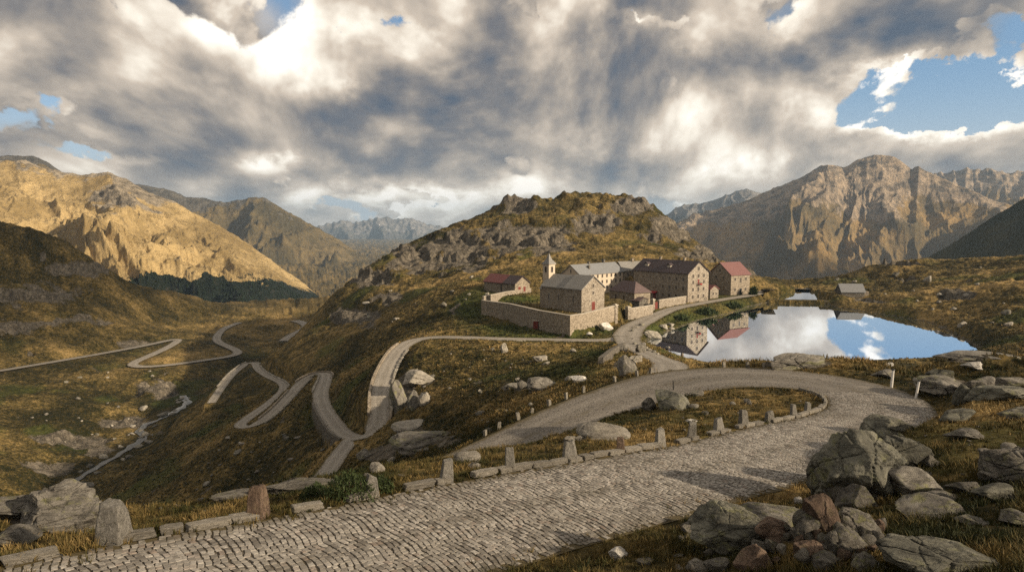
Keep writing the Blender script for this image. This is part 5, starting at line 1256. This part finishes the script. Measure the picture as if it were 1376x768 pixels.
m_far = mat_mountain('far_rock', (.16, .15, .13), (.1, .1, .09), (.12, .115, .11), (.28, .26, .24), None, .35, 12)
m_crag = mat_mountain('brown_crag', (.37, .25, .11), (.13, .104, .056), (.115, .1, .082), (.43, .335, .235), (.04, .043, .027), 1.0, 14)
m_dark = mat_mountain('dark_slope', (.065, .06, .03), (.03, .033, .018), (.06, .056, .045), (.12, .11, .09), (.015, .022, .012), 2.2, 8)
W1 = mountain('golden sunlit mountain slope filling the left of the valley', [(-260, 215, 2650), (-120, 205, 2600), (-60, 206, 2550), (0, 213, 2500), (30, 212, 2480), (55, 222, 2460), (85, 229, 2440), (110, 233, 2420), (130, 231, 2400), (145, 230, 2380), (170, 240, 2350), (200, 258, 2300), (230, 268, 2260),
    (260, 285, 2220), (300, 305, 2180), (340, 331, 2120), (380, 360, 2060), (405, 378, 2020), (425, 393, 1990), (445, 407, 1960), (470, 425, 1940)], 1250, -150, m_gold, 330, 110, 300, 700, spur=.36, seed=101, forest=(0, 1, (100, 180, 215, 260, 330, 400, 440, 470), (420, 372, 358, 366, 377, 390, 398, 404)), rockh=(.55, .9), p=.95, rock_b=-.05)
mountain('grey peak rising behind the golden slope at the left edge', [(-120, 222, 3600), (-30, 214, 3600), (10, 208, 3600), (45, 209, 3600), (62, 216, 3600), (85, 232, 3600), (120, 255, 3600)], 900, 60, m_ridge, 300, 70, 90, 200, seed=131)
W2 = mountain('dark middle ridge with wooded foot behind the golden slope', [(150, 252, 4200), (185, 247, 4200), (205, 249, 4180), (225, 253, 4150), (250, 263, 4120), (275, 266, 4080), (300, 271, 4050), (322, 267, 4020), (340, 264, 4000), (356, 266, 3980), (370, 273, 3950), (390, 285, 3920), (420, 301, 3880),
    (450, 318, 3840), (480, 338, 3800), (510, 352, 3770), (540, 368, 3740), (600, 392, 3700)], 1500, -330, m_ridge, 430, 170, 190, 420, spur=.4, seed=151, forest=(.3, .55), rockh=(.6, 1.0))
mountain('hazy blue mountain chain at the end of the valley', [(360, 318, 11000), (400, 307, 11000), (425, 302, 11000), (445, 298, 11000), (462, 293, 11000), (474, 298, 11000), (488, 296, 11000), (503, 292, 11000), (520, 290, 11000), (535, 293, 11000), (552, 291, 11000), (566, 297, 11000), (585, 301, 11000),
    (605, 306, 11000), (640, 311, 11000), (720, 318, 11000), (800, 322, 11000)], 3200, -700, m_far, 900, 380, 110, 300, seed=171, jag=.12)
mountain('lower blue wooded ridge under the far chain', [(380, 300, 6200), (440, 318, 6200), (470, 327, 6200), (500, 338, 6200), (530, 352, 6200), (580, 368, 6200), (640, 380, 6200)], 1400, -420, m_ridge, 500, 160, 80, 200, seed=181, forest=(.7, 1.0))
W4 = mountain('broad rocky massif above the lake with sunlit ribs', [(850, 318, 3500), (900, 300, 3520), (930, 290, 3540), (960, 280, 3560), (985, 272, 3570), (1010, 262, 3580), (1040, 250, 3590), (1070, 238, 3600), (1090, 229, 3600), (1112, 218, 3600), (1126, 219, 3600), (1137, 222, 3610), (1150, 211, 3620), (1165, 205, 3620), (1180, 204, 3620),
    (1196, 205, 3620), (1212, 211, 3610), (1226, 222, 3600), (1235, 218, 3600), (1248, 228, 3590), (1270, 238, 3560), (1300, 250, 3520), (1340, 266, 3470), (1400, 290, 3400), (1480, 320, 3330)], 2150, -230, m_crag, 760, 370, 360, 800, spur=.5, seed=207, forest=(-.05, .2), rockh=(.35, .8), rock_b=.1, p=1.0, jag=.035)
mountain('blue grey ridge left behind the rocky massif', [(830, 312, 5600), (870, 300, 5600), (893, 288, 5600), (910, 277, 5600), (925, 272, 5600), (942, 271, 5600), (960, 266, 5600), (985, 257, 5600), (1003, 253, 5600), (1022, 256, 5600), (1050, 262, 5600), (1100, 270, 5600), (1180, 280, 5600)], 1900, -300, m_far, 600, 220, 110, 260, seed=221, jag=.1)
mountain('blue grey ridge right behind the rocky massif', [(1180, 262, 5200), (1225, 240, 5200), (1250, 233, 5200), (1275, 229, 5200), (1300, 223, 5200), (1318, 226, 5200), (1335, 226, 5200), (1350, 231, 5200), (1376, 227, 5200), (1420, 220, 5200), (1500, 235, 5200), (1600, 250, 5200)], 2000, -250, m_crag, 560, 230, 120, 280, seed=231, rock_b=.35, jag=.1)
mountain('dark green slope dropping in from the right edge', [(1170, 386, 1150), (1205, 366, 1160), (1250, 343, 1180), (1275, 329, 1190), (1300, 313, 1200), (1330, 293, 1210), (1352, 280, 1215), (1376, 265, 1220), (1420, 240, 1230), (1480, 205, 1240), (1560, 170, 1240), (1700, 130, 1240)], 480, -70, m_dark, 130, 34, 150, 300, seed=241, rockh=(.7, 1.2))
# conifer woods on the mountain feet
def conifers():
    pts = []
    r = np.random.default_rng(5)
    for W, n, tmax, s in ((W1, 9000, .7, 1.0), (W2, 4000, .6, 1.0)):
        x, y, z, fo, tt = W; idx = np.nonzero((fo.ravel() > .35) & (tt.ravel() < tmax) & (tt.ravel() > .02))[0]
        pr = fo.ravel()[idx]**2; k = r.choice(idx, n, p=pr/pr.sum()); jit = r.normal(0, 4, (n, 2)); pts.append(np.stack([x.ravel()[k]+jit[:, 0], y.ravel()[k]+jit[:, 1], z.ravel()[k]-1.5, r.uniform(4, 8.5, n)], 1))
    P = np.vstack(pts); n = len(P); seg = 6; a = np.arange(seg)/seg*2*np.pi
    V = []
    for lev, (zz, rr) in enumerate(((.1, .22), (.45, .15), (1.0, 0.01))):
        V.append(np.stack([P[:, 0][:, None]+np.cos(a)*rr*P[:, 3][:, None], P[:, 1][:, None]+np.sin(a)*rr*P[:, 3][:, None], P[:, 2][:, None]+zz*P[:, 3][:, None]+0*a], -1))
    V = np.concatenate(V, 1); f = []
    for l in (0, seg):
        for i in range(seg): f.append((l+i, l+(i+1) % seg, l+seg+(i+1) % seg, l+seg+i))
    Fc = (np.arange(n)[:, None, None]*3*seg+np.array(f)[None]).reshape(-1, 4)
    tag(mesh_np('conifer_forest', V.reshape(-1, 3), Fc, M['cone'], True), 'dark conifer forest along the foot of the left mountains', 'forest', kind='stuff')
conifers()

# ------------------------------------------------------------------ haze
HZ = bpy.data.materials.new('haze_air'); HZ.use_nodes = True; nt = HZ.node_tree
nt.nodes.remove(nt.nodes['Principled BSDF']); pv = nt.nodes.new('ShaderNodeVolumePrincipled'); pv.inputs['Color'].default_value = (.5, .72, 1, 1); pv.inputs['Density'].default_value = 5.5e-5; pv.inputs['Anisotropy'].default_value = .2
nt.links.new(pv.outputs[0], nt.nodes['Material Output'].inputs['Volume'])
bm = bmesh.new(); add_box(bm, -17500, 17500, -17500, 17500, -1800, 500); hz = bm_obj('haze', bm, HZ); tag(hz, 'thin bluish mountain air veiling the far ranges', 'haze', kind='stuff')

# ------------------------------------------------------------------ light
SUN_EL, SUN_AZ = 21.0, 114.0                   # azimuth clockwise from +Y (straight ahead)
sun = bpy.data.lights.new('sun', 'SUN'); sun.energy = 5.0; sun.angle = R(1.5); sun.color = (1, .82, .6)
so = bpy.data.objects.new('sun', sun); COL.objects.link(so)
so.rotation_euler = (R(90-SUN_EL), 0, R(180-SUN_AZ))

# unseen cumulus shapes added off to the right, to shade valley and massif foot
SD = np.array([math.sin(R(SUN_AZ))*math.cos(R(SUN_EL)), math.cos(R(SUN_AZ))*math.cos(R(SUN_EL)), math.sin(R(SUN_EL))])
ct = NT('shade_caster'); tr = ct.node('ShaderNodeBsdfTransparent'); df = ct.node('ShaderNodeBsdfDiffuse'); df.inputs[0].default_value = (.9, .9, .9, 1)
mx = ct.node('ShaderNodeMixShader'); mx.inputs[0].default_value = .52; ct.link(tr.outputs[0], mx.inputs[1]); ct.link(df.outputs[0], mx.inputs[2]); ct.link(mx.outputs[0], ct.out.inputs[0])
thin = ct.m.copy(); thin.name = 'thin_shade_caster'  # fainter copy for the unseen caster added to soften foreground shadows
for n_x in thin.node_tree.nodes:
    if n_x.bl_idname == 'ShaderNodeMixShader': n_x.inputs[0].default_value = .12
def shade_cloud(tx, ty, rx, ry, seed):
    t = (1150-10)/SD[2]; v, f = rock_geo(seed, 5, 14, 5, .3)
    o = mesh_np('shade_cloud', v*np.array([rx, ry, 90+.12*rx]), f, ct.m if seed != 905 else thin, True); o.location = (tx+SD[0]*t, ty+SD[1]*t, 10+SD[2]*t)
    tag(o, 'pale lumpy shade caster added high out of view to the right', 'shade_cloud', 'added shade casters out of view', 'structure')
for a in ((22, 34, 105, 75, 905), (-460, 520, 300, 260, 902), (-560, 860, 420, 260, 903)): shade_cloud(*a)
for a in ((850, 1750, 480, 300, 911), (1750, 1750, 520, 300, 912)): shade_cloud(*a)
# ------------------------------------------------------------------ sky with clouds
world = bpy.data.worlds.new('World'); sc.world = world; world.use_nodes = True
try: world.cycles.sampling_method = 'MANUAL'; world.cycles.sample_map_resolution = 256
except Exception: pass
w = NT.__new__(NT); w.t = world.node_tree; w.n = w.t.nodes; w.l = w.t.links
bg = w.n['Background']; bg.inputs['Strength'].default_value = .075
sky = w.node('ShaderNodeTexSky'); sky.sky_type = 'NISHITA'; sky.sun_disc = False; sky.sun_elevation = R(SUN_EL); sky.sun_rotation = R(SUN_AZ); sky.altitude = 1500; sky.air_density = 1.0; sky.dust_density = .6; sky.ozone_density = 1.5
dirv = w.coord('Generated')
def sphere_map(v, s):
    p = w.node('ShaderNodeSeparateXYZ'); w.link(v, p.inputs[0])
    zc = w.math('ADD', w.math('MAXIMUM', p.outputs[2], 0.0), .3)
    cm = w.node('ShaderNodeCombineXYZ')
    w.link(w.math('MULTIPLY', w.math('ARCTAN2', p.outputs[0], p.outputs[1]), w.math('SUBTRACT', 1.75, w.math('MULTIPLY', zc, .55))), cm.inputs[0])
    w.link(w.math('MULTIPLY', w.math('LOGARITHM', zc, math.e), .85), cm.inputs[1])
    return cm.outputs[0], p.outputs[2]
def vadd(v, d):
    n = w.node('ShaderNodeVectorMath'); n.operation = 'ADD'; w.link(v, n.inputs[0]); n.inputs[1].default_value = d; 
    m = w.node('ShaderNodeVectorMath'); m.operation = 'NORMALIZE'; w.link(n.outputs[0], m.inputs[0]); return m.outputs[0]
pv0, zz = sphere_map(dirv, 1.0)
wn = w.node('ShaderNodeTexNoise'); w.link(pv0, wn.inputs['Vector']); wn.inputs['Scale'].default_value = 3.4; wn.inputs['Detail'].default_value = 8; wn.inputs['Roughness'].default_value = .62
wd = w.node('ShaderNodeVectorMath'); wd.operation = 'MULTIPLY_ADD'; w.link(wn.outputs['Color'], wd.inputs[0]); wd.inputs[1].default_value = (.3, .1, .2); wd.inputs[2].default_value = (-.15, -.05, -.1)
wa = w.node('ShaderNodeVectorMath'); wa.operation = 'ADD'; w.link(dirv, wa.inputs[0]); w.link(wd.outputs[0], wa.inputs[1]); bdir = wa.outputs[0]
def sky_blobs(lst):
    tot = None
    for px, py, rx, ry, a in lst:
        X0 = np.array(ray(px, py)); X0 /= np.linalg.norm(X0)
        # elliptical gaussian in direction space: local east and up axes
        E = np.array([X0[1], -X0[0], 0]); E /= np.linalg.norm(E); U = np.cross(E, X0); U = -U if U[2] < 0 else U
        def dot(vv):
            n = w.node('ShaderNodeVectorMath'); n.operation = 'DOT_PRODUCT'; w.link(bdir, n.inputs[0]); n.inputs[1].default_value = tuple(vv); return n.outputs['Value']
        e = dot(E*F/rx); u = dot(U*F/ry); f = dot(X0)
        q = w.math('ADD', w.math('MULTIPLY', e, e), w.math('MULTIPLY', u, u))
        g = w.math('MULTIPLY', w.math('EXPONENT', w.math('MULTIPLY', q, -1.0)), w.math('MULTIPLY', w.math('GREATER_THAN', f, 0.0), a))
        tot = g if tot is None else w.math('ADD', tot, g)
    return tot
bias = sky_blobs([(1215, 150, 90, 40, -.17), (1330, 130, 110, 26, -.16), (60, 160, 120, 22, -.13), (170, 212, 60, 14, -.16), (520, 30, 50, 26, -.16), (470, 110, 26, 22, -.14), (690, 20, 30, 14, -.1), (850, 8, 60, 12, -.14), (1045, 25, 50, 30, -.12), (360, 235, 50, 10, -.12), (590, 262, 90, 16, -.16), (420, 262, 70, 12, -.1), (1180, 110, 60, 14, -.1), (1376, 30, 60, 14, -.08),
    (330, 140, 190, 90, .12), (760, 110, 200, 90, .14), (1140, 60, 160, 40, .12), (1240, 195, 120, 26, .16), (1000, 190, 90, 50, .14), (100, 50, 120, 40, .08), (460, 200, 120, 40, .06), (1350, 200, 60, 20, .1), (90, 190, 90, 24, .06)])
glow = sky_blobs([(250, 55, 70, 45, .35), (400, 85, 80, 45, .4), (555, 75, 40, 30, .45), (990, 180, 60, 50, .7), (930, 40, 50, 26, .35), (1090, 205, 80, 30, .35), (1200, 160, 60, 26, .3), (560, 262, 140, 26, .3), (720, 40, 60, 40, .15), (180, 175, 60, 12, .2), (830, 230, 40, 20, .25), (1310, 190, 70, 24, .2),
    (100, 180, 130, 36, -.28), (60, 40, 100, 45, -.22), (230, 150, 120, 36, -.15), (830, 120, 90, 36, -.06), (1230, 60, 150, 22, -.2), (640, 130, 90, 40, -.1), (500, 225, 160, 20, -.12), (860, 10, 90, 20, -.15)])
def layer(off, scale, thr, soft, tone, gain, bias_k, glow_k, back):
    """one bank of cumulus: puffy density, sharp edge, lit from above left, darker toward its base"""
    P = w.map(pv0, (1, 1, 1), off)
    def f(v, det):
        a = w.noise(v, scale, det, .545, .25); b = w.noise(v, scale*2.1, min(det, 6), .5, .15, 'RIDGED_MULTIFRACTAL')
        return w.math('SUBTRACT', a, w.math('MULTIPLY', b, .18))
    va = w.node('ShaderNodeVectorMath'); va.operation = 'ADD'; w.link(P, va.inputs[0]); va.inputs[1].default_value = (-.06/scale, .135/scale, 0)
    f0 = f(P, 10); fs = f(P, 5); f1 = f(va.outputs[0], 5)
    d = w.math('ADD', f0, w.math('MULTIPLY', bias, bias_k))
    cov = w.step(d, thr, thr+soft)
    core = w.step(d, thr+soft*.5, thr+.2)
    lit = w.math('ADD', w.math('ADD', w.math('MULTIPLY', w.math('SUBTRACT', fs, f1), gain*.95), w.math('MULTIPLY', w.math('SUBTRACT', f0, fs), 2.6)), w.math('SUBTRACT', tone, w.math('MULTIPLY', core, .3)))
    lit = w.math('ADD', lit, w.math('MULTIPLY', glow, glow_k), clamp=True)
    c = w.ramp(lit, [(0, (.07, .095, .135)), (.22, (.165, .16, .165)), (.45, (.34, .295, .25)), (.66, (.56, .475, .385)), (.86, (.86, .78, .66)), (1, (1.05, .98, .88))])
    m = w.node('ShaderNodeVectorMath'); m.operation = 'SCALE'; w.link(c, m.inputs[0]); m.inputs['Scale'].default_value = 10.0
    return w.mix(cov, back, m.outputs[0])
skyc = w.mix(w.step(zz, .2, 0.0), w.mix(.45, sky.outputs[0], (1.5, 2.9, 4.5)), (4.2, 4.7, 5.1))
col = layer((3.3, 1.7, 0), 1.6, .37, .2, .5, 2.2, .8, .3, skyc)
col = layer((11.2, 5.1, 0), 3.4, .405, .035, .68, 4.0, .9, .5, col)
col = layer((5.6, 9.4, 0), 2.3, .42, .03, .63, 4.0, 1.0, .6, col)
w.link(col, bg.inputs['Color'])

# ------------------------------------------------------------------ camera and render settings
cam = bpy.data.cameras.new('camera'); co = bpy.data.objects.new('camera', cam); COL.objects.link(co)
cam.lens = LENS; cam.sensor_width = 36; cam.clip_start = .1; cam.clip_end = 60000
co.location = (0, 0, CZ); co.rotation_euler = (R(90)-PITCH, 0, 0)
sc.camera = co
sc.render.engine = 'CYCLES'
vs = sc.view_settings; sc.display_settings.display_device = 'sRGB'
vs.view_transform = 'Standard'; vs.look = 'None'; vs.exposure = 0.78; vs.gamma = 1.0; vs.use_curve_mapping = False
cy = sc.cycles
cy.max_bounces = 6; cy.diffuse_bounces = 2; cy.glossy_bounces = 3; cy.volume_bounces = 0; cy.transparent_max_bounces = 8
cy.use_denoising = False
